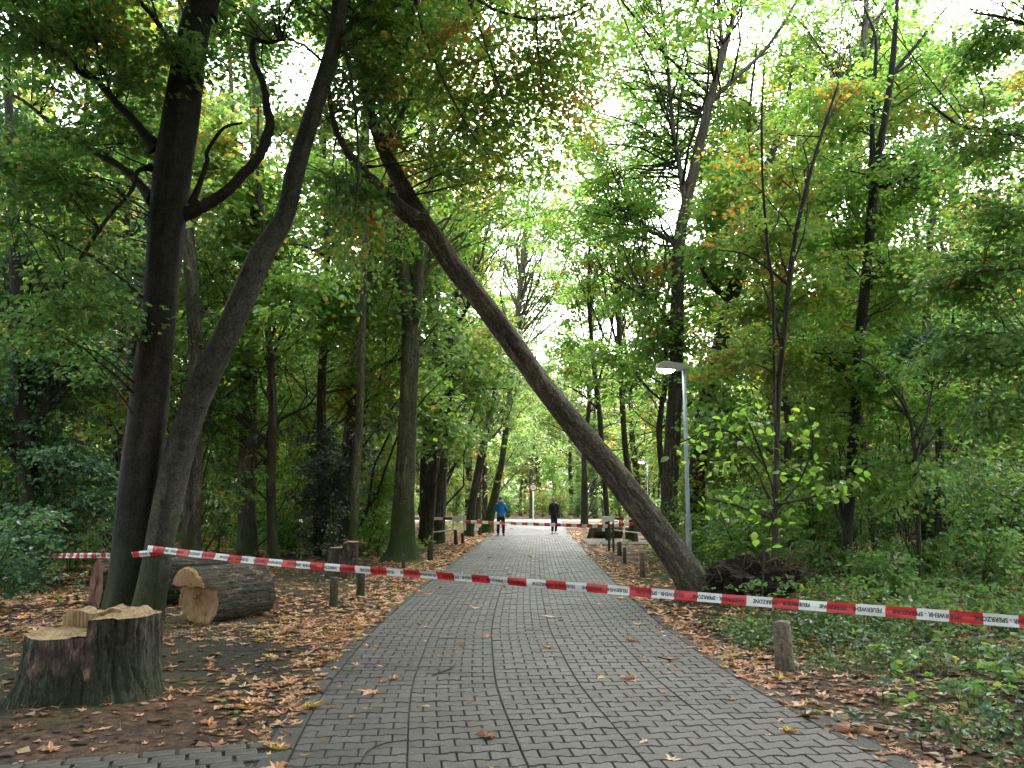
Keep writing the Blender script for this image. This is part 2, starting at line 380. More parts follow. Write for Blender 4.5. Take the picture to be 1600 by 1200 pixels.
class Leaves:
    """many separate leaves: positions, directions, normals and sizes, built into one mesh"""
    def __init__(s): s.P, s.D, s.N, s.S = [], [], [], []
    def sprays(s, O, D, L, n, size, rg, droop=.15, tilt=.45, wid=.42):
        O = np.asarray(O, float); D = unit(np.asarray(D, float)); m = len(O)
        if m == 0: return
        L = np.broadcast_to(np.asarray(L, float), (m,))[:, None, None]
        up = np.array([0, 0, 1.])
        S = unit(np.cross(D, up+rg.normal(0, tilt*.5, (m, 3))))
        U = unit(np.cross(S, D))
        u = rg.uniform(.02, 1, (m, n, 1)); sg = np.where(rg.random((m, n, 1)) < .5, -1, 1)
        v = sg*rg.uniform(.05, 1, (m, n, 1))*wid*np.sqrt(np.clip(u*(1.15-u), .02, 1))*1.6
        P = O[:, None]+D[:, None]*u*L+S[:, None]*v*L+U[:, None]*rg.normal(0, .05, (m, n, 1))*L-up*droop*L*(u**2+.6*v**2)
        d = unit(D[:, None]*.7+S[:, None]*sg*.8+rg.normal(0, .35, (m, n, 3))-up*.25)
        nn = unit(U[:, None]+rg.normal(0, tilt, (m, n, 3)))
        s.P.append(P.reshape(-1, 3)); s.D.append(d.reshape(-1, 3)); s.N.append(nn.reshape(-1, 3))
        s.S.append((size*1.08*rg.uniform(.6, 1.25, (m, n))).ravel())
    def count(s): return sum(len(p) for p in s.P)
    def mesh(s, name, m, kind='q1', wid=.40):
        P, D, N, S = np.vstack(s.P), np.vstack(s.D), np.vstack(s.N), np.concatenate(s.S)[:, None]
        Sd = unit(np.cross(D, N)); N = np.cross(Sd, D); k = len(P); b = np.arange(k)[:, None]
        if kind == 'q1':
            V = np.stack([P, P+D*S*.45+Sd*S*wid, P+D*S-N*S*.10, P+D*S*.45-Sd*S*wid], 1).reshape(-1, 3)
            F_ = [b*4+np.arange(4)[None]]
        else:
            z = .10
            V = np.stack([P, P+D*S*.28+Sd*S*wid*.95+N*S*z, P+D*S*.66+Sd*S*wid*.75+N*S*z*.7, P+D*S-N*S*.10,
                          P+D*S*.66-Sd*S*wid*.75+N*S*z*.7, P+D*S*.28-Sd*S*wid*.95+N*S*z], 1).reshape(-1, 3)
            F_ = [np.vstack([b*6+np.array([[0, 3, 2, 1]]), b*6+np.array([[0, 5, 4, 3]])])]
        return npmesh(name, V, F_, m)

# ------------------------------------------------------------------ the path's course
CY = np.array([-8, 0, 2, 4, 5.3, 6.8, 7.7, 9.1, 10.5, 12.6, 15.5, 22, 38, 50, 66, 90.])
CX = np.array([3.6, 1.45, .98, .62, .45, .28, .20, .15, .10, .11, .16, .33, .86, 1.3, 2.0, 3.0])
_t = np.linspace(-8, 90, 1961); _x = np.interp(_t, CY, CX)
_k = np.hanning(41); _k /= _k.sum(); _x = np.convolve(np.pad(_x, 20, 'edge'), _k, 'valid')
def cx(y): return np.interp(y, _t, _x)
def cdx(y): return (cx(y+.2)-cx(y-.2))/.4
HW = 1.81
PATH_END = 66.0
def ptan(s):
    a = np.arctan(cdx(s)); return np.cos(a), np.sin(a)
def pathpt(s, t):
    c, sn = ptan(s); return cx(s)+t*c, s-t*sn

# ------------------------------------------------------------------ ground
def vnoise(x, y, f, seed):
    r = np.random.default_rng(seed); a = r.uniform(0, 6.28, (6, 2)); d = r.uniform(0, 6.28, 6); z = 0
    for i in range(6):
        k = f*(1+.55*i); z = z+np.sin(k*(x*math.cos(d[i])+y*math.sin(d[i]))+a[i, 0])*np.cos(k*.8*(y*math.cos(d[i])-x*math.sin(d[i]))+a[i, 1])/(1+.7*i)
    return z
def gz(x, y):
    x = np.asarray(x, float); y = np.asarray(y, float)
    off = np.abs(x-cx(y)); k = np.clip((off-2.15)/1.6, 0, 1)
    k = np.where(y > 60, np.clip((off-9)/4, 0, 1)*(0), k)
    k = np.where((x > 0) & (y > 27) & (y < 37.5), 0, k)
    k = np.where((y < 6.6) & (x < -1), np.clip((y-5.3)/1.2, 0, 1)*k, k)
    return -.012+k*(.05*vnoise(x, y, .8, 3)+.02*vnoise(x, y, 2.6, 4)+.05)
def gpt(x, y): return np.array([x, y, float(gz(x, y))])
xs = np.concatenate([[-260, -150, -90, -60, -40], np.arange(-30, 30.01, .4), [40, 60, 90, 150, 260]])
ys = np.concatenate([[-120, -60, -20, -8], np.arange(-2, 50, .4), np.arange(50, 90, 2), [110, 150, 220, 400]])
X, Y = np.meshgrid(xs, ys); Z = gz(X, Y)
nx, ny = len(xs), len(ys)
i = (np.arange(ny-1)[:, None]*nx+np.arange(nx-1)[None]).ravel()
floor_ = obj('forest_floor', npmesh('forest_floor', np.stack([X, Y, Z], -1).reshape(-1, 3), [np.stack([i, i+1, i+nx+1, i+nx], -1)], M['ground'], True), kind='structure')

def strip(name, s, a, b, z, m, kind='structure', parent=None):
    """flat ribbon along the path between offsets a and b"""
    x0, y0 = pathpt(s, a); x1, y1 = pathpt(s, b); n = len(s); zz = np.full(n, z)
    V = np.vstack([np.stack([x0, y0, zz], -1), np.stack([x1, y1, zz], -1)])
    k = np.arange(n-1)
    return obj(name, npmesh(name, V, [np.stack([k, k+n, k+n+1, k+1], -1)], m), parent, kind)
path = strip('paved_path', np.arange(1.0, PATH_END+.1, .5), -HW-.22, HW+.22, -.002, M['joint'])
path['label'] = 'grey paved path of interlocking stones running straight into the wood'
# far road across the end, gravel turn-off on the right
road = obj('road', npmesh('road', [(-30, 66, .004), (60, 64, .004), (60, 71, .004), (-30, 73.5, .004)], [[(0, 1, 2, 3)]], M['asphalt']), kind='structure')
gp = [(cx(31)+2.15, 30.5), (5.5, 31.0), (14, 30.0), (30, 27), (30, 30), (14, 33.2), (5.5, 34.2), (cx(35)+2.15, 35.5)]
obj('gravel_path', npmesh('gravel_path', [(x, y, .02) for x, y in gp], [[(0, 1, 6, 7), (1, 2, 5, 6), (2, 3, 4, 5)]], M['gravel']), kind='structure')

# pavers: interlocking stones, half bond, five strips of 3.5 stones
BL, RP, A_, GAP = .2071, .150, .0105, .0055
def paver_outline(x0, x1, half=0):
    h = RP/2-GAP/2
    def seg(x):      # half height at local x in a full stone running -BL/2..BL/2
        ax = abs(x)
        return A_ if ax > .068 else (-A_ if ax < .036 else A_*((ax-.052)/.016))
    xs_ = [q for q in (-BL/2, -.068, -.036, 0, .036, .068, BL/2) if x0-1e-6 <= q <= x1+1e-6 and not (q == 0 and half == 0)]
    g = GAP/2
    lo = [(min(max(q, x0+g), x1-g), -h-seg(q)) for q in xs_]
    hi = [(a, -b) for a, b in lo[::-1]]
    return np.array(lo+hi)
def paver_arrays(ol):
    c = ol.mean(0); n = len(ol)
    inn = ol-np.sign(ol-c)*.006
    V = np.vstack([np.c_[inn, np.full(n, .014)], np.c_[ol, np.full(n, .004)]])
    k = np.arange(n); k2 = (k+1) % n
    return V, [np.stack([k+n, k2+n, k2, k], -1)], k[None]
FULL = paver_arrays(paver_outline(-BL/2, BL/2))
HL = paver_arrays(paver_outline(-BL/2, 0, 1)); HR = paver_arrays(paver_outline(0, BL/2, 1))
pm = []
for nm, (V, q, t) in (('paver', FULL), ('half_paver', HL), ('half_paver', HR)):
    pm.append(npmesh(nm, V, q+[t], M['paver']))
recs = []
rows = np.arange(int((PATH_END-3.0)/RP))
for r in rows:
    s = 3.0+r*RP
    for p in range(5):
        t0 = -HW+p*.725+.003
        if r % 2 == 0: its = [(0, t0+BL*(i+.5)) for i in range(3)]+[(1, t0+BL*3.5)]
        else: its = [(2, t0)]+[(0, t0+BL*(i+1)) for i in range(3)]
        for k, t in its: recs.append((s, t, k))
recs = np.array(recs)
s_, t_, k_ = recs[:, 0], recs[:, 1], recs[:, 2].astype(int)
px_, py_ = pathpt(s_, t_); cc, sn = ptan(s_); ang = -np.arctan2(sn, cc)
sc_ = np.abs((s_+.05-t_*ptan(s_+.05)[1])-(s_-.05-t_*ptan(s_-.05)[1]))/.1
jit = RS.normal(0, 1, (len(recs), 4))
zz = jit[:, 0]*.0016; ang = ang+jit[:, 1]*.006
dpt = py_*CP-CAMZ*SP
upx = 800+F*px_/dpt
vis = (upx > -10) & (upx < 1610) & (py_ > 5.15)
order = np.argsort(np.where(vis, py_, 1e9))
single = set(order[:300].tolist())
for j in order[:300]:
    o = bpy.data.objects.new('paver' if k_[j] == 0 else 'half_paver', pm[k_[j]]); COL.objects.link(o); o.parent = path
    o.location = (px_[j], py_[j], zz[j]); o.rotation_euler = (jit[j, 2]*.004, jit[j, 3]*.004, ang[j]); o.scale = (1, sc_[j], 1)
Vs, Qs, Ns, nv = [], [], {}, 0
def flat_paver(a):
    V, q, t = a; n = len(V)//2; W_ = V[n:].copy(); W_[:, 2] = .014
    return W_, [np.zeros((0, 4), int)], t
for kind, (V, q, t), lo, hi in [(k, a, 0, 39) for k, a in enumerate((FULL, HL, HR))]+[(k, flat_paver(a), 39, 70) for k, a in enumerate((FULL, HL, HR))]:
    idx = np.array([j for j in np.nonzero(k_ == kind)[0] if j not in single and lo <= s_[j] < hi])
    if not len(idx): continue
    c, sn = np.cos(ang[idx])[:, None], np.sin(ang[idx])[:, None]
    x, y = V[None, :, 0], V[None, :, 1]*sc_[idx][:, None]
    P = np.stack([px_[idx][:, None]+c*x-sn*y, py_[idx][:, None]+sn*x+c*y, V[None, :, 2]+zz[idx][:, None]], -1)
    off = (nv+np.arange(len(idx))*len(V))[:, None, None]
    Vs.append(P.reshape(-1, 3)); Qs.append((q[0][None]+off).reshape(-1, 4)); Ns.setdefault(t.shape[1], []).append((t[None]+off).reshape(-1, t.shape[1]))
    nv += len(idx)*len(V)
obj('paver', npmesh('paver_field', np.vstack(Vs), [np.vstack(Qs)]+[np.vstack(v) for v in Ns.values()], M['paver']), path, 'stuff')
# kerb stones either side
def box_mesh(name, sx, sy, sz, m, bev=.008):
    bm = bmesh.new(); bmesh.ops.create_cube(bm, size=1)
    bmesh.ops.scale(bm, vec=(sx, sy, sz), verts=bm.verts)
    if bev: bmesh.ops.bevel(bm, geom=bm.edges[:], offset=bev, segments=1, affect='EDGES')
    me = bpy.data.meshes.new(name); bm.to_mesh(me); bm.free(); me.materials.append(m); return me
km = box_mesh('kerb_stone', .17, .49, .1, M['kerb'])
for side in (-1, 1):
    for i in range(70):
        s = 2.6+i*.5
        x, y = pathpt(s, side*(HW+.095)); c, sn = ptan(s)
        o = bpy.data.objects.new('kerb_stone', km); COL.objects.link(o); o.parent = path
        o.location = (x, y, -.036+rnd.uniform(-.003, .003)); o.rotation_euler = (0, 0, -math.atan2(sn, c)+rnd.uniform(-.01, .01))
# side pavement in the lower left corner
side_path = obj('side_pavement', npmesh('side_pavement', [(-9, 2.0, .0), (-1.45, 2.0, .0), (-1.55, 5.85, .0), (-5, 4.6, .0)], [[(0, 1, 2, 3)]], M['joint']), kind='structure')
bmx = box_mesh('paving_stone', .195, .125, .05, M['slab'], .006)
for r in range(9):
    for c in range(26):
        x = -1.62-(c+(.5 if r % 2 else 0))*.205; y = 5.72-r*.135+(x+1.6)*.33
        pxx = 800+F*x/(y*CP-CAMZ*SP)
        if pxx < -40 or y < 4.7: continue
        o = bpy.data.objects.new('paving_stone', bmx); COL.objects.link(o); o.parent = side_path
        o.location = (x, y, -.009+rnd.uniform(-.002, .002)); o.rotation_euler = (rnd.uniform(-.01, .01), rnd.uniform(-.01, .01), .32+rnd.uniform(-.012, .012))

#__TREES__
# ------------------------------------------------------------------ trees
LM_ = 1.35
class Tree:
    def __init__(s, name, label, cat='tree', group=None, seed=1, bark='bark_mid', leaf='leaf_beech', lk='q1', lsize=.095):
        s.name, s.label, s.cat, s.group, s.seed = name, label, cat, group, seed
        s.rg = np.random.default_rng(seed); s.tr, s.br, s.lv = Tubes(), Tubes(), Leaves()
        s.rmax = None; s.skP, s.skR = [], []; s.bark, s.leaf, s.lk, s.lsize = bark, leaf, lk, lsize; s.base = None
    def stem(s, pts, Y, sides=14, flare=0.0, ground=False, rough=.10, dY=0.0, n=None, skel=True, tubes=None, k=1.0):
        """pts: photo pixels (px, py, width px) from the bottom up at distance Y (drifting by dY)"""
        m = len(pts); P, R = [], []
        for i, (a, b, wd) in enumerate(pts):
            p = W(a, b, Y+dY*i/max(1, m-1)); P.append(p); R.append(wd*depth(p)/F/2*k)
        if ground:
            P[0][2] = float(gz(P[0][0], P[0][1]))
            P.insert(0, P[0]-np.array([0, 0, .25])); R.insert(0, R[0]*1.02)
            s.base = P[1].copy()
        P, R = np.array(P), np.array(R)
        n = n or (len(P)-1)*5+1
        Pn = catmull(P, n); Rn = np.interp(np.linspace(0, len(P)-1, n), np.arange(len(P)), R)
        if not ground and tubes is None and 'half fallen' in s.label and len(pts) > 12: pass
        elif not ground and tubes is None: Rn[:3] *= np.array([1.55, 1.25, 1.08]); Pn[2:-1] += s.rg.normal(0, .10, (n-3, 3))*Rn[2:-1, None]; rough = .18
        lob = None
        if flare:
            ph = s.rg.uniform(0, 6.28, 2)
            def lob(th, L):
                f = np.exp(-np.maximum(L-.2, 0)/.35)
                return 1+flare*f*(.8+.5*np.sin(3*th+ph[0])+.35*np.sin(5*th+ph[1]))
        (tubes or s.tr).add(Pn, Rn, sides, rough, lob, seed=s.seed+len(s.skP))
        if skel: s.skP.append(Pn); s.skR.append(Rn)
    def wstem(s, P, R, sides=10, flare=0, rough=.1, n=None, skel=True):
        P = np.array(P, float); n = n or (len(P)-1)*4+1
        Pn = catmull(P, n); Rn = np.interp(np.linspace(0, len(P)-1, n), np.arange(len(P)), R)
        lob = None
        if flare:
            ph = s.rg.uniform(0, 6.28, 2)
            lob = lambda th, L: 1+flare*np.exp(-np.maximum(L-.2, 0)/.35)*(.8+.5*np.sin(3*th+ph[0])+.35*np.sin(5*th+ph[1]))
        if s.base is None: s.base = P[1].copy()
        s.tr.add(Pn, Rn, sides, rough, lob, seed=s.seed+len(s.skP)); 
        if skel: s.skP.append(Pn); s.skR.append(Rn)
    def blob(s, px, py, rx, ry, Y, rd, leaves, per=170, **kw):
        leaves *= LM_
        c = W(px, py, Y); d = depth(c)
        s.wblob(c, (rx*d/F, rd, ry*d/F), leaves, per, **kw)
    def wblob(s, c, r, leaves, per=170, droop=.18, spl=.75, tilt=.45, side=4, far=False, zmin=None):
        SP_, SR = np.vstack(s.skP), np.concatenate(s.skR); rg = s.rg
        if s.rmax: SP_, SR = SP_[SR < s.rmax], SR[SR < s.rmax]
        nb = max(1, int(round(leaves/per))); ns = 9 if r[0] > .8 else 6; nl = max(6, int(per/ns))
        O, D, L = [], [], []
        for _ in range(nb):
            v = rg.normal(size=3); v = v/np.linalg.norm(v)*rg.random()**.4
            T = np.asarray(c)+v*np.asarray(r)
            if zmin is not None: T[2] = max(T[2], zmin)
            dv = SP_-T; dist = np.linalg.norm(dv, axis=1)
            cost = dist+np.maximum(dv[:, 2]+.2*dist, 0)*1.2
            kk_ = min(22, len(cost)-1); k = np.argpartition(cost, kk_)[:kk_]; a = rg.choice(k)
            A = SP_[a]; ln = dist[a]+.01
            ctrl = (A+T)/2+np.array([rg.normal()*.12, rg.normal()*.12, .16+rg.normal()*.06])*ln
            m = 5 if ln < 2.5 else 7; t = np.linspace(0, 1, m)[:, None]
            P = A*(1-t)**2+2*ctrl*t*(1-t)+T*t*t; P[1:-1] += rg.normal(0, .02*ln, (m-2, 3))
            r0 = min(SR[a]*.5, .005+.007*ln)
            s.br.add(P, np.linspace(r0, .0035, m), side, cap=False)
            us = np.concatenate([[1.0, .92], rg.uniform(.3 if ln > 1.5 else .4, .95, ns-2)])
            for u in us:
                q = P[min(int(u*(m-1)), m-2)]*(1-(u*(m-1))%1 if u < 1 else 0)+P[min(int(u*(m-1))+1, m-1)]*((u*(m-1))%1 if u < 1 else 1)
                tg = P[-1]-P[-2]; tg = tg/np.linalg.norm(tg); an = rg.uniform(-1.3, 1.3)
                d = np.array([tg[0]*math.cos(an)-tg[1]*math.sin(an), tg[0]*math.sin(an)+tg[1]*math.cos(an), tg[2]*.35-.08+rg.normal()*.12])
                O.append(q); D.append(d); L.append(spl*rg.uniform(.7, 1.3))
        s.lv.sprays(O, D, L, nl, s.lsize, rg, droop, tilt)
    def finish(s, single_leaves=0, crown='crown', trunk='trunk'):
        b = s.base; t = thing(s.name, s.label, s.cat, tuple(b), s.group)
        off = Vector(b)
        def put(nm, me, kind=None):
            me.transform(Matrix.Translation(-off)); return obj(nm, me, t, kind)
        s.trunk_obj = put(trunk, s.tr.mesh(s.name+'_trunk', M[s.bark]))
        if s.br.n: put('branch', s.br.mesh(s.name+'_branch', M['twig'] if s.bark != 'bark_moss' else M['bark_moss']), 'stuff')
        if s.lv.P: put(crown, s.lv.mesh(s.name+'_crown', M[s.leaf], s.lk), 'stuff')
        s.root = t
        return t

# dark beech, left foreground
t = Tree('beech_tree', 'dark smooth thick beech trunk rising straight behind the big front stump', seed=21, bark='bark_beech', leaf='leaf_beech', lk='q2', lsize=.085)
YA = 11.8
t.stem([(190, 968, 56), (203, 867, 53), (220, 740, 58), (232, 640, 56), (244, 533, 52), (254, 420, 51), (266, 306, 56), (283, 180, 54), (300, 65, 48), (318, -10, 42), (335, -130, 32), (352, -330, 20)], YA, 24, .5, True)
t.stem([(262, 341, 22), (300, 330, 20), (328, 315, 18), (352, 300, 17), (374, 278, 16), (398, 252, 15), (413, 224, 14), (422, 190, 13), (417, 172, 13), (412, 131, 11), (400, 105, 10), (395, 88, 10), (397, 63, 8), (420, 66, 6), (446, 62, 4)], YA, 10, dY=.8)
t.stem([(245, 232, 20), (214, 193, 13), (179, 158, 11), (151, 125, 10), (127, 114, 9), (83, 79, 7), (26, 44, 6), (-40, 0, 4)], YA, 8, dY=-1)
t.stem([(240, 312, 16), (197, 267, 10), (144, 236, 9), (88, 197, 8), (22, 149, 5), (-40, 120, 4)], YA, 8, dY=1.0)
t.stem([(236, 262, 9), (215, 268, 7), (205, 300, 6), (165, 345, 6), (110, 430, 6), (75, 480, 5), (40, 505, 3)], YA, 7, dY=-1.2)
t.stem([(300, 320, 9), (322, 260, 7), (325, 235, 6), (350, 200, 5), (378, 192, 4)], YA, 6, dY=-.5)
t.stem([(330, 30, 14), (355, -60, 9), (420, -150, 7)], YA, 7, dY=1)
t.stem([(290, 120, 14), (250, 40, 9), (190, -20, 7), (110, -60, 5)], YA, 7, dY=-2)
for b in [(60, 60, 130, 110, 11.2, 1.6, 5200), (170, 190, 120, 90, 12.6, 1.5, 3600), (60, 300, 110, 110, 11.2, 1.5, 4200), (90, 470, 110, 80, 10.9, 1.3, 2600),
          (210, 60, 90, 80, 11.2, 1.3, 3000), (350, 50, 80, 60, 13.7, 1.0, 1500), (430, 90, 50, 70, 14.2, 1.0, 600), (0, -200, 300, 170, 11, 2.5, 6000), (300, -220, 250, 150, 11.5, 2.5, 5000)]:
    t.blob(*b[:6], b[6]*(.72 if b[1] > 0 else 1))
t.lsize = .15
for c_ in [(-4.5, 12.2, 13), (-2.8, 13.5, 15), (-6.5, 11, 14), (-2, 11.5, 13.5), (-.5, 14, 15.5), (-8, 12.5, 12.5), (-3, 15, 16.5), (-5, 9, 13)]: t.wblob(c_, (2.2, 2.0, 1.3), 2400, 640, spl=1.6)  # oversized leaf masses above the view, added to keep sky light off the ground
t.finish()
beechA = t
# grey beech leaning right beside it
t = Tree('beech_tree', 'grey scarred beech trunk leaning right, carrying the near end of the barrier tape', seed=22, bark='bark_light', leaf='leaf_beech', lk='q2', lsize=.085)
YB = 11.5
t.stem([(229, 975, 42), (246, 867, 41), (262, 783, 42), (281, 700, 44), (317, 600, 41), (350, 533, 40), (378, 467, 39), (408, 400, 37), (444, 340, 31), (463, 262, 29), (490, 175, 27), (518, 87, 26), (531, 0, 24), (540, -150, 18), (552, -350, 10)], YB, 24, .4, True, dY=1.0)
t.stem([(536, 60, 9), (545, 100, 6), (556, 180, 5), (560, 260, 4), (555, 330, 3)], YB+.7, 6, dY=-.3)
t.stem([(540, -20, 10), (600, -60, 8), (700, -70, 6), (780, -40, 4)], YB+1, 6, dY=-.6)
for b in [(450, 20, 50, 50, 14.0, .8, 700), (570, 40, 80, 70, 14.2, 1.0, 1400), (650, 60, 90, 80, 13.6, 1.2, 1900), (580, 160, 50, 70, 13.6, .7, 800), (540, 280, 35, 60, 12.3, .6, 700), (600, -220, 260, 130, 12.5, 2.4, 3500)]:
    t.blob(*b, droop=.4)
tr = t.finish()
kb = bpy.data.meshes.new('bark_knot'); bm = bmesh.new(); bmesh.ops.create_icosphere(bm, subdivisions=2, radius=1)
for v in bm.verts:
    r = math.hypot(v.co.x, v.co.z); v.co.y *= .35; v.co.y += -.25*max(0, r-.3)*max(0, 1-r)*2
bm.to_mesh(kb); bm.free(); kb.materials.append(M['bark_black'])
kP = t.skP[0]; kR = t.skR[0]
for (a, b, sx, sz) in [(256, 835, 9, 5), (246, 868, 7, 6), (240, 905, 9, 6), (252, 918, 8, 5), (233, 925, 9, 6), (244, 895, 6, 5), (262, 780, 9, 6), (238, 945, 6, 6), (291, 705, 12, 12), (321, 633, 7, 5), (347, 590, 6, 5), (372, 545, 9, 6), (377, 495, 12, 5), (425, 415, 14, 6), (405, 462, 8, 5)]:
    q = W(a, b, YB); k = np.argmin(np.abs(kP[:, 2]-q[2])); d = depth(kP[k])
    q = W(a, b, kP[k][1]); dx = np.clip((q[0]-kP[k][0])/kR[k], -.85, .85)
    pos = kP[k]+np.array([dx*kR[k], -kR[k]*math.sqrt(1-dx*dx)*.97, 0])
    o = obj('bark_knot', kb, tr); o.location = Vector(pos)-tr.location
    o.scale = (sx*d/F*.5, .035, sz*d/F*.5); o.rotation_euler = (0, rnd.uniform(-.3, .3), math.asin(dx))

# the leaning, half fallen tree
YC = 13.7
t = Tree('leaning_tree', 'half fallen trunk leaning across the path at forty five degrees, its roots torn up', seed=23, bark='bark_lean', leaf='leaf_mixed', lk='q2', lsize=.082); t.rmax = .13
t.stem([(1118, 972, 84), (1101, 940, 68), (1074, 894, 55), (1042, 848, 49), (1002, 795, 46), (960, 740, 44), (920, 692, 42), (882, 645, 40), (845, 598, 38), (808, 545, 37), (775, 500, 35), (740, 455, 34), (705, 412, 33), (680, 375, 33), (655, 342, 32), (628, 290, 28), (603, 240, 24), (588, 205, 20), (575, 165, 16), (560, 100, 12), (548, 30, 8), (540, -60, 5)], YC, 22, rough=.12, k=.92)
t.base = gpt(*W(1105, 950, YC)[:2])
t.stem([(662, 350, 24), (640, 336, 26), (618, 318, 22), (595, 298, 20), (570, 270, 16), (545, 240, 13), (524, 200, 10), (515, 150, 7), (512, 90, 4)], YC-.1, 10, dY=-.8)
t.stem([(600, 235, 10), (640, 150, 7), (690, 60, 6), (760, -20, 4)], YC, 6, dY=.8)
t.stem([(575, 165, 8), (640, 60, 6), (650, 0, 5), (720, -60, 4)], YC, 6, dY=-1.2)
for pl in ([(650, 0, 5), (665, 60, 4), (700, 140, 4), (735, 205, 3), (765, 245, 2)], [(730, -10, 5), (755, 60, 4), (775, 120, 3), (790, 170, 2)], [(830, -60, 6), (838, 10, 4), (840, 70, 3), (850, 150, 2)], [(700, -40, 6), (760, 8, 5), (830, 30, 5), (885, 24, 4), (920, 5, 3)]):
    t.stem(pl, YC-1.2, 5)
for b in [(600, 60, 80, 80, 14.2, 1.1, 1000), (680, 90, 110, 110, 13.4, 2.2, 2200), (790, 110, 110, 120, 13.2, 2.2, 2700), (720, 240, 140, 70, 13.6, 1.6, 1900), (545, 170, 50, 60, 13.4, .9, 700),
          (540, 340, 45, 70, 13.0, .8, 900), (850, 190, 90, 70, 14.0, 1.6, 1300), (890, 60, 80, 80, 13.6, 1.6, 1300), (700, -140, 250, 110, 13.5, 2.0, 1500)]:
    t.blob(*b, droop=.45)
leanT = t.finish()
lean_tree = t
# root plate and roots
rp = bmesh.new(); bmesh.ops.create_icosphere(rp, subdivisions=6, radius=1)
from mathutils import noise as mn
for v in rp.verts:
    p = Vector((v.co.x*.85, v.co.y*.5, v.co.z*.42))*1.7; p = p; f = 1+.55*mn.fractal(p*1.1, 1, 2, 3)+.30*mn.fractal(p*3.1, 1, 2, 4)+.16*mn.fractal(p*9, 1, 2, 3)
    v.co = Vector((v.co.x*.78*f, v.co.y*.42*f, v.co.z*.34*f))
    v.co.z += .22*v.co.x
rpm = bpy.data.meshes.new('root_plate'); rp.to_mesh(rpm); rp.free(); rpm.materials.append(M['soil'])
c = W(1172, 938, YC-.1); c[2] = .36
o = obj('root_plate', rpm, leanT); o.location = Vector(c)-leanT.location
rg = np.random.default_rng(8)
for i in range(130):
    a = c+np.array([rg.uniform(-.75, .8), rg.uniform(-.3, .2), 0]); a[2] = c[2]+.25*(a[0]-c[0])+rg.uniform(-.25, .2)
    if i < 7: d = np.array([rg.uniform(.5, 1.3), rg.uniform(-.4, .2), rg.uniform(.0, .5)])
    else: d = rg.normal(0, 1, 3)*np.array([.5, .3, .25])+np.array([.15, -.15, .02])
    ln = rg.uniform(.25, .7) if i >= 7 else rg.uniform(.5, .85)
    P = [a, a+d*ln*.4+rg.normal(0, .05, 3), a+d*ln*.75+rg.normal(0, .08, 3), a+d*ln+rg.normal(0, .1, 3)]
    for q in P[1:]: q[2] = max(q[2], .02)
    P = catmull(P, 9); r0 = rg.uniform(.006, .024) if i >= 7 else rg.uniform(.02, .045)
    tb = Tubes(); tb.add(P, np.linspace(r0, r0*.2, 9), 6, .25, seed=i)
    me = tb.mesh('root', M['root']); me.transform(Matrix.Translation(-leanT.location)); obj('root', me, leanT)

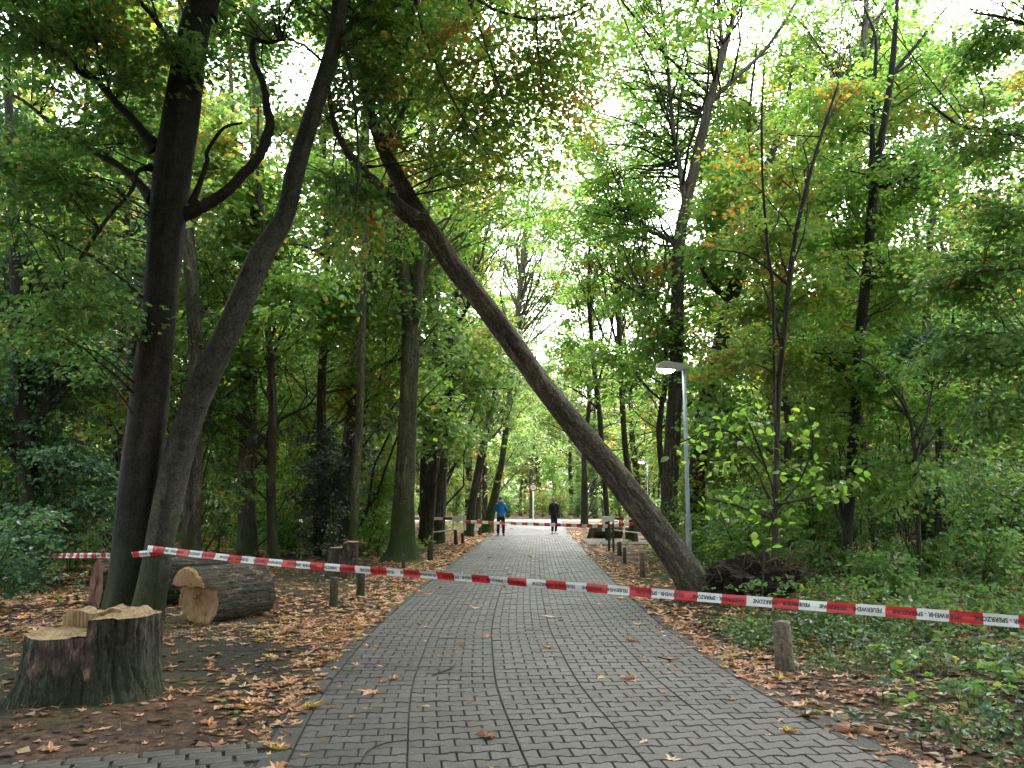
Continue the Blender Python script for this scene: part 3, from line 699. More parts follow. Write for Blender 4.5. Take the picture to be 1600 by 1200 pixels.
# other trees one can tell apart: (name, label, bark, leaf, Y, stems, blobs, lsize, flare)
SPEC = [
 ('slender_tree', 'thin brown trunk standing close behind the two near beeches', 'bark_mid', 'leaf_beech', 19.3,
  [[(296, 893, 31), (300, 800, 27), (304, 700, 24), (305, 560, 21), (300, 450, 20), (291, 330, 18), (287, 220, 16), (285, 60, 12), (280, -120, 7)]],
  [(330, 480, 60, 120, 19.5, 1.5, 2600), (230, 620, 60, 90, 19.5, 1.5, 1800), (350, 640, 50, 90, 20, 1.5, 1400), (330, 760, 50, 60, 19, 1.2, 1100)], .10, .3),
 ('forest_tree', 'straight grey trunk with dark upper fork right of the leaning beech', 'bark_mid', 'leaf_bright', 22.5,
  [[(385, 880, 31), (385, 800, 27), (386, 700, 26), (390, 550, 27), (398, 450, 24), (402, 300, 20), (400, 180, 19), (397, 80, 15), (395, -60, 11), (392, -200, 6)],
   [(399, 420, 10), (380, 340, 9), (368, 250, 8), (362, 150, 7), (358, 60, 5)], [(400, 700, 6), (440, 655, 5), (480, 635, 4), (495, 615, 3)]],
  [(330, 240, 40, 60, 23, 1.5, 500), (330, 420, 50, 90, 23.5, 2, 1700), (460, 560, 60, 60, 23, 1.5, 1100), (390, 40, 90, 70, 23, 2, 1600), (440, 740, 50, 50, 22.5, 1.2, 900)], .11, .35),
 ('slender_tree', 'slim straight pale trunk between the holly bush and the mossy trunk', 'bark_moss', 'leaf_bright', 20.5,
  [[(551, 885, 17), (553, 830, 14), (556, 760, 13), (562, 650, 12), (566, 520, 11), (569, 420, 10), (572, 300, 8), (575, 150, 6), (578, 0, 4)],
   [(567, 470, 6), (590, 430, 5), (615, 405, 4)], [(569, 440, 6), (545, 400, 4), (500, 380, 3)]],
  [(545, 440, 60, 60, 20.5, 1.6, 1500), (600, 380, 50, 60, 20.8, 1.5, 1200), (520, 520, 60, 60, 21, 1.5, 1200)], .10, .3),
 ('mossy_tree', 'thick trunk with moss green flared foot at the left path edge, forking high', 'bark_moss', 'leaf_bright', 22.2,
  [[(627, 880, 52), (628, 865, 43), (629, 830, 36), (632, 760, 33), (635, 700, 30), (639, 600, 28), (641, 520, 27), (638, 490, 24), (632, 430, 22), (624, 360, 20), (612, 260, 17), (602, 180, 14), (595, 60, 10), (590, -60, 6)],
   [(642, 530, 20), (648, 490, 19), (655, 440, 17), (661, 380, 15), (668, 310, 13), (676, 220, 11), (685, 80, 8), (690, -40, 5)], [(634, 450, 7), (600, 440, 5), (560, 430, 4)], [(655, 440, 7), (690, 400, 5), (720, 390, 3)]],
  [(760, 130, 120, 90, 22, 3, 3600), (820, 270, 110, 70, 22, 3, 3000), (740, -60, 160, 90, 21, 3, 3000), (700, 420, 60, 60, 22.5, 2, 1300), (590, 330, 60, 60, 23, 2, 1200), (690, 300, 60, 60, 23, 2, 1300), (640, 120, 110, 90, 23, 2.5, 2600), (590, 600, 40, 70, 22.5, 1.6, 900)], .11, .45),
 ('forest_tree', 'dark trunk of the leaning pair beyond the mossy tree', 'bark_far', 'leaf_far', 30,
  [[(664, 853, 25), (666, 830, 22), (673, 760, 19), (680, 700, 18), (687, 640, 17), (694, 585, 16), (704, 530, 15), (709, 490, 13), (716, 420, 10), (722, 340, 8), (728, 240, 5)],
   [(706, 520, 8), (725, 490, 6), (745, 460, 4)]],
  [(770, 330, 80, 70, 31, 3, 2200), (800, 200, 90, 80, 31, 3, 1900), (720, 560, 60, 60, 30, 2.5, 1500), (740, 440, 70, 70, 31, 2.5, 1600), (680, 600, 40, 60, 31, 2, 900)], .13, .3),
 ('forest_tree', 'pale trunk of the leaning pair beyond the mossy tree', 'bark_mid', 'leaf_far', 31.5,
  [[(685, 850, 18), (687, 830, 16), (690, 760, 15), (694, 700, 14), (699, 640, 12), (706, 570, 10), (712, 480, 8), (716, 380, 6)]],
  [(720, 650, 50, 40, 31, 2, 900), (760, 520, 60, 50, 32, 2, 1200)], .13, .3),
 ('forest_tree', 'dark curved trunk leaning right left of the blue jacket', 'bark_far', 'leaf_far', 38,
  [[(732, 835, 15), (736, 805, 13), (741, 770, 12), (748, 735, 12), (757, 690, 11), (766, 650, 9), (775, 600, 7), (782, 540, 5)], [(757, 690, 6), (772, 680, 4), (790, 660, 3)]],
  [(760, 640, 50, 40, 38, 2.5, 1300), (790, 560, 50, 50, 38, 2.5, 1300)], .14, .3),
 ('slender_tree', 'pale thin trunk curving right just left of the blue jacket, flared at its foot', 'bark_moss', 'leaf_far', 42,
  [[(760, 829, 20), (764, 812, 15), (772, 780, 13), (778, 750, 11), (784, 720, 10), (791, 670, 9), (796, 620, 9), (800, 575, 8), (806, 525, 8), (810, 475, 7), (815, 415, 6), (822, 340, 5), (835, 240, 3)]],
  [(850, 340, 90, 70, 41, 4, 3000), (880, 440, 80, 60, 41, 4, 2600), (790, 400, 60, 60, 42, 3, 1700), (900, 250, 90, 60, 41, 4, 2300), (810, 600, 50, 50, 42, 2.5, 1100), (830, 480, 50, 60, 42, 2.5, 1300), (800, 690, 40, 30, 42, 2, 700)], .14, .5),
 ('forest_tree', 'grey trunk right behind the near street lamp', 'bark_mid', 'leaf_bright', 26,
  [[(1046, 855, 32), (1046, 820, 28), (1046, 775, 26), (1050, 692, 25), (1056, 600, 23), (1058, 540, 21), (1058, 480, 20), (1062, 375, 19), (1074, 312, 17), (1088, 250, 16), (1107, 167, 13), (1130, 83, 11), (1145, 30, 8), (1165, -40, 5)],
   [(1072, 320, 10), (1060, 250, 8), (1052, 200, 6), (1046, 130, 6), (1038, 50, 5), (1030, -20, 3)], [(1105, 172, 9), (1120, 150, 8), (1160, 112, 7), (1200, 72, 6), (1245, 0, 5), (1270, -60, 3)], [(1130, 80, 7), (1125, 30, 6), (1118, -30, 4)],
   [(1062, 385, 8), (1035, 370, 6), (995, 350, 5), (960, 330, 3)], [(1057, 520, 7), (1020, 470, 5), (980, 450, 3)]],
  [(860, 330, 90, 70, 27, 3, 2600), (1000, 250, 80, 70, 27, 3, 2600), (930, 330, 80, 60, 28, 3, 2400), (1130, 300, 70, 80, 28, 2, 2000), (900, 130, 100, 100, 25, 3, 3600), (940, 230, 90, 70, 25, 3, 2500), (1000, -60, 160, 80, 24, 3, 3000), (980, 330, 80, 60, 25, 2, 2000), (1010, 170, 80, 80, 26, 2, 2000), (960, 70, 90, 80, 26, 2, 2200), (1100, 80, 80, 90, 26, 2, 1700), (1160, 200, 70, 70, 26, 2, 1600), (1020, 470, 60, 50, 25, 1.6, 1500), (1000, 560, 40, 40, 24.5, 1.3, 900), (1230, 40, 80, 70, 27, 2, 1500)], .12, .3),
 ('ivy_tree', 'black ivy clad trunk bending right behind the street lamp', 'bark_black', 'leaf_mixed', 24,
  [[(1084, 860, 34), (1087, 775, 28), (1098, 660, 27), (1112, 600, 27), (1122, 560, 26), (1134, 504, 23), (1148, 450, 21), (1158, 420, 19), (1166, 380, 17), (1180, 320, 14), (1196, 270, 12), (1212, 225, 10), (1226, 180, 7), (1240, 100, 4)],
   [(1142, 470, 12), (1118, 452, 10), (1104, 435, 8), (1090, 400, 5)]],
  [(1180, 330, 70, 50, 23.5, 1.5, 2000), (1150, 540, 40, 50, 23.4, .8, 800), (1110, 640, 26, 80, 23.6, .6, 1100), (1230, 230, 70, 60, 24, 1.6, 1600), (1090, 740, 26, 70, 23.5, .6, 1100), (1150, 430, 50, 40, 23.5, 1.2, 1000)], .105, .2),
 ('forest_tree', 'grey trunk standing behind its darker twin in the right undergrowth', 'bark_mid', 'leaf_bright', 25,
  [[(1316, 860, 22), (1316, 775, 20), (1317, 650, 20), (1323, 540, 20), (1327, 460, 20), (1330, 400, 19), (1337, 292, 16), (1346, 125, 12), (1354, 0, 8), (1360, -100, 5)], [(1337, 300, 8), (1325, 200, 6), (1310, 120, 4)]],
  [(1230, 130, 90, 90, 25, 3, 2600), (1280, -40, 150, 80, 24, 3, 2800), (1450, 40, 100, 90, 25, 3, 2600), (1300, 100, 80, 80, 25, 2, 2200), (1280, 250, 70, 70, 25, 2, 1700), (1380, 60, 80, 70, 25, 2, 1800), (1290, 420, 60, 60, 25, 1.6, 1300)], .12, .3),
 ('maple_tree', 'dark slim trunk in front of its grey twin in the right undergrowth', 'bark_beech', 'leaf_bright', 17,
  [[(1321, 893, 20), (1323, 850, 17), (1330, 740, 16), (1335, 660, 16), (1340, 587, 16), (1346, 504, 16), (1352, 440, 15), (1360, 354, 14), (1371, 250, 12), (1383, 187, 11), (1394, 104, 9), (1402, 0, 6), (1408, -100, 4)],
   [(1364, 260, 8), (1363, 200, 7), (1366, 130, 6), (1368, 60, 5), (1350, 10, 3)], [(1378, 295, 7), (1410, 280, 5), (1450, 272, 4)], [(1390, 120, 6), (1440, 60, 5), (1480, 10, 3)], [(1340, 590, 6), (1300, 560, 5), (1250, 545, 3)], [(1352, 440, 6), (1400, 420, 4), (1450, 415, 3)]],
  [(1330, 320, 90, 70, 16.5, 1.4, 2900), (1440, 280, 80, 60, 16.5, 1.4, 2600), (1300, 180, 80, 60, 17, 1.4, 2000), (1430, 120, 90, 70, 17, 1.5, 2600), (1280, 540, 90, 50, 16.5, 1.3, 2600), (1420, 450, 90, 60, 16.2, 1.4, 3000), (1300, 660, 70, 40, 16, 1.1, 1500)], .10, .25),
 ('crooked_tree', 'crooked black stem with a bent elbow in the right undergrowth', 'bark_black', 'leaf_dark', 18,
  [[(1470, 890, 13), (1467, 850, 12), (1464, 775, 12), (1469, 712, 12), (1473, 655, 10), (1466, 637, 9), (1454, 630, 8), (1446, 622, 7)], [(1473, 660, 6), (1478, 600, 5), (1488, 520, 4), (1492, 440, 3)]],
  [(1490, 520, 70, 50, 17.5, 1.3, 1700), (1440, 560, 50, 40, 17.5, 1.2, 1100)], .10, .2),
 ('sapling', 'thin sapling arching left in the right undergrowth', 'bark_far', 'leaf_bright', 15.5,
  [[(1436, 905, 8), (1435, 817, 7), (1431, 740, 6), (1428, 692, 6), (1420, 650, 5), (1400, 615, 4), (1367, 575, 3), (1340, 560, 2)], [(1430, 720, 4), (1450, 640, 3), (1465, 560, 2)]],
  [(1380, 600, 60, 40, 15.5, 1, 1400), (1450, 620, 50, 60, 15.5, 1, 1200), (1400, 740, 60, 40, 15, 1, 1200)], .10, .1),
 ('maple_tree', 'slim wavy double stem with orange leaves right of the lamp', 'bark_far', 'leaf_mixed', 15.5,
  [[(1210, 900, 11), (1211, 800, 9), (1213, 725, 8), (1217, 608, 8), (1225, 525, 8), (1233, 440, 8), (1246, 354, 7), (1267, 267, 6), (1287, 200, 5), (1310, 130, 3)],
   [(1214, 720, 5), (1210, 600, 5), (1208, 458, 5), (1200, 396, 5), (1192, 292, 4), (1190, 187, 4), (1195, 90, 2)], [(1222, 545, 5), (1205, 480, 4), (1190, 440, 3)], [(1233, 445, 5), (1170, 400, 3), (1120, 390, 2)]],
  [(1200, 480, 80, 40, 15.2, 1.2, 1100), (1270, 420, 60, 50, 15.5, 1.1, 800), (1190, 370, 70, 40, 15, 1.1, 900), (1230, 570, 70, 40, 15.3, 1.1, 900), (1240, 300, 60, 50, 15.5, 1.2, 800), (1190, 220, 70, 60, 15.5, 1.2, 800), (1165, 545, 40, 28, 14.6, .8, 500), (1300, 120, 70, 60, 15.5, 1.2, 900)], .10, .15),
 ('forest_tree', 'stout pale trunk at the right edge behind dark leaves', 'bark_mid', 'leaf_dark', 29,
  [[(1516, 850, 28), (1513, 780, 25), (1510, 700, 24), (1505, 640, 24), (1500, 580, 23), (1496, 480, 20), (1492, 360, 17), (1490, 200, 12), (1490, 50, 7)]],
  [(1520, 400, 90, 80, 28, 2.5, 2600), (1500, 220, 90, 80, 29, 2.5, 2200), (1560, 560, 70, 60, 28, 2, 1800)], .13, .3),
 ('forest_tree', 'dark trunk leaning left between the twin trunks and the arching sapling', 'bark_far', 'leaf_far', 28,
  [[(1392, 840, 20), (1383, 800, 16), (1368, 755, 14), (1354, 712, 12), (1345, 670, 11), (1340, 600, 9), (1345, 500, 7), (1352, 380, 5)]],
  [(1390, 560, 70, 60, 28, 2, 1700), (1400, 680, 60, 40, 28, 1.8, 1000)], .13, .3),
 ('ivy_tree', 'leaf smothered ivy trunk at the far left edge', 'bark_black', 'leaf_dark', 16,
  [[(52, 905, 26), (50, 860, 24), (44, 780, 27), (38, 700, 26), (32, 600, 24), (28, 480, 20), (22, 350, 17), (15, 200, 13), (8, 60, 9)], [(38, 700, 9), (80, 620, 6), (130, 590, 4)], [(40, 740, 8), (0, 690, 6), (-50, 660, 4)]],
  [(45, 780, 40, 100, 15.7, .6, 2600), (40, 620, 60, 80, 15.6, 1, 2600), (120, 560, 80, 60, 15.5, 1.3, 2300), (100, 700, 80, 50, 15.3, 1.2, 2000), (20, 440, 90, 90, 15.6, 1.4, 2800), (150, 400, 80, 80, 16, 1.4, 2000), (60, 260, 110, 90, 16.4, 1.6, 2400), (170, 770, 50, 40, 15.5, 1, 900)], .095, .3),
 ('slender_tree', 'thin black trunk left of the dark beech', 'bark_black', 'leaf_dark', 22,
  [[(188, 880, 16), (190, 800, 14), (192, 700, 13), (190, 560, 12), (192, 450, 11), (200, 330, 9), (206, 200, 7), (210, 60, 4)]],
  [(180, 480, 70, 80, 22, 1.6, 1900), (150, 640, 60, 60, 22, 1.5, 1500), (200, 300, 70, 80, 22.5, 1.6, 1600), (140, 760, 60, 40, 21.5, 1.2, 1000)], .11, .3),
 ('slender_tree', 'bare thin leaning stem right of the leaning trunk', 'bark_far', 'leaf_bright', 34,
  [[(951, 848, 8), (946, 770, 8), (936, 640, 8), (925, 540, 7), (920, 450, 6), (922, 350, 4)], [(932, 610, 4), (955, 520, 3), (962, 430, 2)], [(936, 640, 4), (900, 610, 3), (850, 590, 2)]],
  [(930, 350, 70, 60, 34, 1.8, 1500), (870, 400, 60, 50, 34, 1.6, 1000), (930, 440, 70, 50, 34, 1.6, 1700), (880, 520, 50, 50, 34, 1.6, 900), (940, 560, 50, 40, 33, 1.8, 700)], .14, .2),
 ('slender_tree', 'second bare stem between the leaning trunk and the lamp', 'bark_far', 'leaf_mixed', 33,
  [[(990, 850, 13), (985, 760, 10), (976, 690, 9), (969, 560, 8), (966, 440, 6), (970, 340, 4)], [(972, 620, 4), (995, 540, 3), (1005, 470, 2)]],
  [(985, 340, 60, 60, 33, 1.8, 1200), (900, 280, 70, 60, 33, 1.8, 1100), (980, 430, 60, 50, 33, 1.6, 1400), (1000, 640, 40, 40, 32, 1.8, 700), (900, 440, 60, 50, 33, 1.6, 1000)], .115, .2),
 ('maple_tree', 'leafy tree whose branches reach in from beyond the right edge', 'bark_far', 'leaf_beech', 12.5,
  [[(1800, 960, 34), (1800, 800, 30), (1795, 600, 28), (1785, 400, 25), (1770, 200, 20), (1750, 0, 14), (1730, -200, 8)],
   [(1790, 330, 12), (1700, 260, 9), (1620, 222, 7), (1560, 205, 6), (1500, 195, 5), (1450, 160, 3)], [(1790, 480, 11), (1690, 430, 8), (1600, 420, 5), (1520, 425, 3)], [(1795, 620, 10), (1690, 560, 7), (1600, 555, 4), (1540, 560, 3)], [(1760, 120, 10), (1660, 60, 7), (1580, 30, 5), (1520, 20, 3)]],
  [(1540, 210, 90, 60, 12, 1.1, 2300), (1540, 420, 90, 50, 11.8, 1.1, 3000), (1520, 550, 80, 40, 11.8, 1.0, 2400), (1570, 330, 70, 50, 12, 1.1, 2200), (1560, 60, 80, 60, 12.3, 1.1, 2000), (1570, 640, 60, 40, 11.6, .9, 1500), (1560, 740, 60, 40, 12.5, .9, 1300), (1680, -120, 200, 120, 12, 2, 3000)], .085, .2),
]
for i, (nm, lab, bk, lf, Yv, stems, blobs, ls, fl) in enumerate(SPEC):
    t = Tree(nm, lab, seed=50+i, bark=bk, leaf=lf, lk='q2' if 13 < Yv < 18 else 'q1', lsize=ls)
    if 'near street lamp' in lab or 'moss green' in lab: t.rmax = .16
    for j, st in enumerate(stems): t.stem(st, Yv, 14 if j == 0 else 7, fl if j == 0 else 0, j == 0, dY=0 if j == 0 else t.rg.uniform(-.8, .8))
    for (a, b, c, d, e, f, g) in blobs: t.blob(a, b, c, d, e+.9*f, f, g)
    hi_ = [(-1.5, 20, 17.5), (0.5, 19, 17), (2, 18.5, 17), (-3.5, 19, 16.5), (0, 16.5, 15.5), (1.8, 16, 15.5)] if 'moss green' in lab else [(2.5, 21, 18.5), (4, 21, 18), (1, 22, 19), (5.5, 20, 17.5), (3.8, 17.5, 16)] if 'near street lamp' in lab else []
    if hi_:
        t.lsize = .16
        for c_ in hi_: t.wblob(c_, (2.0, 1.8, 1.4), 2600, 640, spl=1.6)  # high leaf masses, mostly out of view, added to cut sky light below
    if 'beyond the right edge' in lab:
        t.lsize = .15
        for c_ in [(8.5, 12, 14), (6, 13, 14.5), (9.5, 9, 13), (4, 14, 15.5), (2, 14.5, 16), (11, 13, 13), (6, 10.5, 14)]: t.wblob(c_, (2.2, 2.0, 1.3), 2400, 640, spl=1.6)  # unseen upper crown, added to dim the ground
    t.finish()

# two unseen trees added beside the camera, their crowns blocking sky light from the path
for i, (x, y, lab, bl) in enumerate([(-3.6, -1.8, 'unseen beech added left behind the viewpoint, its crown shading the path', [(-4, 6, 11), (-1.5, 4, 12), (-6, 3, 11), (-2, 8, 13), (.5, 7, 13), (-4, 1, 11), (-.5, 1, 12), (-1, 10.5, 14.5), (-3.5, 10, 13.5), (-2.5, -1.5, 11), (0, 3.5, 11), (-6, 7, 12), (-8, 5, 11), (0, -1, 12)]),
        (4.6, -1.5, 'unseen beech added right behind the viewpoint, its crown shading the path', [(5, 7, 12), (3, 4, 12), (7, 4, 11), (4, 10, 14), (2.5, 7.5, 13.5), (1.5, 10.5, 15), (3.5, 1.5, 11), (6.5, 9.5, 13.5), (8, 7, 12), (2, 2, 11), (4, -1, 11), (2.2, 5.5, 12), (8, 2, 10), (5, 6, 14)])]):
    t = Tree('beech_tree', lab, group='added unseen trees round the viewpoint', seed=160+i, bark='bark_beech', leaf='leaf_beech', lk='q1', lsize=.15)
    P = [np.array([x, y, -.3]), np.array([x, y, 0]), np.array([x*.98, y+.1, 4]), np.array([x*.9, y+.6, 8]), np.array([x*.75, y+1.6, 11]), np.array([x*.6, y+2.6, 14])]
    t.wstem(P, [.36, .34, .28, .24, .18, .08], 12, .3)
    for k in range(5):
        e = np.array(bl[(k*3) % len(bl)], float); A = P[3]
        t.wstem([A, A*.6+e*.4+[0, 0, .8], A*.25+e*.75+[0, 0, .5], e], [.13, .09, .06, .02], 6)
    for c in bl: t.wblob(c, (2.2, 2.1, 1.2), 3400, 170, spl=1.0)
    t.finish()

# ------------------------------------------------------------------ background wood: a few grown trees, then copies
def grow_tree(name, label, cat, seed, H, r0, cb, spread, leaves, ls, leaf, bark, group, lean=0.0):
    t = Tree(name, label, cat, group, seed, bark, leaf, 'q1', ls); rg = t.rg
    a = rg.uniform(0, 6.28); n = 7
    P = [np.array([0, 0, -.3])]+[np.array([lean*h*math.cos(a)+rg.normal()*.018*h, lean*h*math.sin(a)+rg.normal()*.018*h, h]) for h in np.linspace(0, H, n)]
    R = [r0*1.05]+list(r0*np.linspace(1, .12, n)**.8)
    t.wstem(P, R, 9, .35, .12); sk = t.skP[0]; t.base = np.zeros(3)
    nl = int(7+H*.5)
    for k in range(nl):
        h = cb+(H-cb)*(k/nl)**1.0*rg.uniform(.85, 1.05); j = np.argmin(np.abs(sk[:, 2]-h)); A = sk[j]
        az = rg.uniform(0, 6.28); f = 1-.65*(h-cb)/(H-cb+.1); ln = spread*f*rg.uniform(.6, 1.1)
        el = rg.uniform(.1, .75)
        d = np.array([math.cos(az)*math.cos(el), math.sin(az)*math.cos(el), math.sin(el)])
        Q = [A, A+d*ln*.35, A+d*ln*.7+rg.normal(0, .15, 3), A+d*ln+rg.normal(0, .25, 3)+[0, 0, -.1*ln]]
        rr = min(t.skR[0][j]*.5, .02+.014*ln)
        t.wstem(Q, np.linspace(rr, .01, 4), 5, 0, .05, 7)
        t.wblob(np.array(Q[3])*.7+np.array(Q[2])*.3, (ln*.33, ln*.33, .25*ln+.3), leaves/nl, 150, spl=1.0, side=3)
    return t.finish()
def copy_thing(o, loc, rz, sc, label=None, group=None):
    c = o.copy(); COL.objects.link(c); c.location = loc; c.rotation_euler = (0, 0, rz); c.scale = sc
    if label: c['label'] = label
    if group: c['group'] = group
    for ch in o.children:
        k = ch.copy(); COL.objects.link(k); k.parent = c
    return c
LBL = {'L': ('slender leafy tree deep in the wood left of the path', 'trees deep in the wood left of the path'),
       'R': ('slender leafy tree deep in the wood right of the path', 'trees deep in the wood right of the path'),
       'E': ('tall leafy tree beyond the road at the end of the path', 'trees beyond the far road')}
protos = [grow_tree('forest_tree', LBL['L'][0], 'tree', 200+i, H, r, cb, sp, lv, ls, lf, bk, LBL['L'][1], ln) for i, (H, r, cb, sp, lv, ls, lf, bk, ln) in enumerate([
    (17, .24, 5.0, 4.4, 15000, .16, 'leaf_far', 'bark_far', .02), (15, .19, 4.0, 4.0, 13500, .15, 'leaf_far', 'bark_mid', .06), (20, .28, 6.0, 4.8, 16000, .16, 'leaf_far', 'bark_far', .01),
    (11, .12, 2.2, 3.0, 11500, .14, 'leaf_bright', 'bark_far', .05), (16, .17, 3.4, 3.8, 13500, .15, 'leaf_mixed', 'bark_mid', .03)])]
rg = np.random.default_rng(77)
spots = []
FIXED = [t_ for t_ in [(-5.5, 11.7), (-8.4, 22), (-4.4, 20), (-2.9, 22.3), (-7.2, 22.5), (5, 26), (5.8, 24), (10, 25), (6.9, 17), (12, 18), (3, 23), (3.6, 25)]]
tries = 0
while len(spots) < 290 and tries < 20000:
    tries += 1
    y = 20+105*rg.random()**1.1; x = rg.uniform(-1, 1)*(.72*y+5)
    if abs(x-cx(y)) < 2.9+max(0, (y-55)*.05) and y < 76: continue
    if 63 < y < 76: continue
    if y < 26 and abs(x) < 4.5: continue
    if 29 < y < 36 and x > 0: continue
    md = 2.0 if y < 45 else 2.3
    if any((x-a)**2+(y-b)**2 < md*md for a, b in spots) or any((x-a)**2+(y-b)**2 < 2.2 for a, b in FIXED): continue
    spots.append((x, y))
MARKS = [(40, 'the left ivy tree'), (215, 'the dark beech'), (300, 'the thin brown trunk'), (385, 'the forked grey trunk'), (490, 'the holly bush'), (560, 'the slim pale trunk'), (640, 'the mossy trunk'), (690, 'the leaning twin trunks'),
         (745, 'the dark curved trunk'), (783, 'the person in blue'), (833, 'the round sign'), (866, 'the person in black'), (935, 'the bare leaning stem'), (985, 'the second bare stem'), (1048, 'the street lamp'), (1100, 'the black ivy trunk'),
         (1214, 'the wavy double stem'), (1318, 'the grey twin trunk'), (1434, 'the arching sapling'), (1468, 'the crooked black stem'), (1510, 'the stout pale trunk')]
def where(x, y):
    d = y*CP-CAMZ*SP; px = 800+F*x/max(d, .1)
    if not -60 < px < 1660: return None
    m = min(MARKS, key=lambda q: abs(q[0]-px)); e = px-m[0]
    return ('behind ' if abs(e) < 14 else ('left of ' if e < 0 else 'right of '))+m[1]
KIND = ['tall straight tree', 'slightly leaning tree', 'stout tall tree', 'young low branched tree', 'tree with yellowing leaves']
BK = ['knee high spreading bush', 'upright green sapling', 'low broad bush', 'tall thin stemmed sapling', 'bush with turning leaves']
BK[0] = 'rounded green bush'
used = set()
for (x, y) in spots:
    k = rg.choice([0, 1, 2, 3, 3, 4, 4]); key = 'E' if y > 74 else ('L' if x < cx(y) else 'R')
    s = rg.uniform(.85, 1.15); z = float(gz(x, y))
    if k not in used and key == 'L':
        used.add(k); o = protos[k]; o.location = (x, y, z); o.rotation_euler = (0, 0, rg.uniform(0, 6.28)); o.scale = (s, s, s); continue
    c = copy_thing(protos[k], (x, y, z), rg.uniform(0, 6.28), (s, s, s*rg.uniform(.92, 1.1)), *LBL[key])
    if where(x, y): c['label'] = KIND[k]+(' far off ' if y > 76 else (' deeper in ' if y > 42 else ' '))+where(x, y)

for i, (x, y) in enumerate([(-4.5, -1.5), (5, -2.5), (-9, -4), (9.5, -5), (0.2, -9), (-5, -10), (6, -11), (11, 2), (-11, 2), (-14, -9), (15, -8), (-2.2, -4.5), (2.6, -5), (7.5, -1), (-7.5, -.5), (-1, -14), (4, -16), (-9.5, 5), (-12.5, 8.5), (9.8, 5), (12.5, 8), (-15, 4), (15, 3)]):  # unseen trees added round the camera to darken the ground and trunk fronts
    copy_thing(protos[i % 3], (x, y, 0), i*1.7, (1.1, 1.1, 1.0), 'unseen leafy tree added beside or behind the viewpoint to darken the ground', 'added unseen trees round the viewpoint')

# saplings and bushes of the undergrowth
def bush(name, label, cat, seed, H, stems, leaves, ls, leaf, group, bark='bark_far', spread=.5, lk='q1', low=.25, spl=.5):
    t = Tree(name, label, cat, group, seed, bark, leaf, lk, ls); rg = t.rg; t.base = np.zeros(3)
    tips = []
    for k in range(stems):
        az = rg.uniform(0, 6.28); h = H*rg.uniform(.6, 1.0); o = rg.uniform(.1, 1)*spread*H*.5
        d = np.array([math.cos(az), math.sin(az), 0])
        P = [d*.06-np.array([0, 0, .15]), d*.06, d*o*.35+[0, 0, h*.4], d*o*.8+[0, 0, h*.75]+rg.normal(0, .04, 3), d*o*1.1+[0, 0, h]+rg.normal(0, .06, 3)]
        t.wstem(P, np.array([1, 1, .8, .5, .25])*(.006+.0055*H)*rg.uniform(.7, 1.2), 5, 0, .05, 9)
        tips.append(P)
    for P in tips:
        for f, wgt in ((low, .2), (.5, .25), (.75, .3), (1.0, .25)):
            c = P[1]*(1-f)+P[4]*f+np.array([0, 0, .02]); 
            t.wblob(c, (.30*H*spread+.15, .30*H*spread+.15, .13*H), leaves*wgt/stems, 66, spl=spl, side=3, zmin=.08)
    return t.finish(crown='foliage', trunk='stem')
UL = {'L': ('leafy bush in the undergrowth left of the path', 'bushes in the undergrowth left of the path'),
      'R': ('leafy young tree in the undergrowth right of the path', 'young trees in the undergrowth right of the path'),
      'E': ('low bush along the far side of the road', 'bushes beyond the far road')}
bp = [bush('understorey_bush', UL['L'][0], 'bush', 300+i, H, st, lv, ls, lf, UL['L'][1], spread=sp) for i, (H, st, lv, ls, lf, sp) in enumerate([
    (2.2, 5, 2600, .095, 'leaf_beech', .6), (3.4, 4, 3000, .10, 'leaf_bright', .5), (1.5, 6, 1900, .085, 'leaf_beech', .8), (4.6, 4, 3600, .11, 'leaf_far', .42), (2.6, 6, 2400, .09, 'leaf_mixed', .55)])]
bspots = []
tries = 0
while len(bspots) < 280 and tries < 20000:
    tries += 1
    y = 15+110*rg.random()**1.1; x = rg.uniform(-1, 1)*(.70*y+4)
    lim = 3.0 if y < 30 else 3.6
    if abs(x-cx(y)) < lim+1.0 and y < 76: continue
    if 62.5 < y < 75.5: continue
    if y < 24 and -9 < x < -2: continue
    if 29 < y < 36 and x > 0: continue
    if any((x-a)**2+(y-b)**2 < 2.4 for a, b in bspots): continue
    bspots.append((x, y))
for yy in np.arange(-26, 36, 2.0): bspots.append((yy+rg.uniform(-.6, .6), 76.5+rg.uniform(0, 2)))
used = set()
for (x, y) in bspots:
    key = 'E' if y > 74 else ('L' if x < cx(y) else 'R'); k = int(rg.choice([0, 1, 2, 3, 4] if key != 'E' else [0, 2, 4]))
    s = rg.uniform(.8, 1.2); z = float(gz(x, y))
    if k not in used and key == 'L':
        used.add(k); o = bp[k]; o.location = (x, y, z); o.scale = (s, s, s); continue
    c = copy_thing(bp[k], (x, y, z), rg.uniform(0, 6.28), (s, s, s), *UL[key])
    if where(x, y): c['label'] = BK[k]+(' across the road ' if y > 76 else (' deeper in ' if y > 38 else ' '))+where(x, y)
# the wood closing the view far off, one mass
L = Leaves(); rgw = np.random.default_rng(5); k = 11000
a = rgw.uniform(-.85, .85, k); rr = rgw.uniform(125, 150, k); zz_ = 17*rgw.random(k)**.9*(.8+.2*np.sin(a*37)+.12*np.sin(a*91))
ph_ = rgw.uniform(0, 6.28, k)
L.sprays(np.stack([rr*np.sin(a), rr*np.cos(a), zz_], -1), np.stack([np.cos(ph_), np.sin(ph_), rgw.normal(0, .3, k)], -1), 2.6, 5, .95, rgw, .2, .7)
obj('distant_wood', L.mesh('distant_wood', M['leaf_far'], 'q1', .42), kind='stuff')
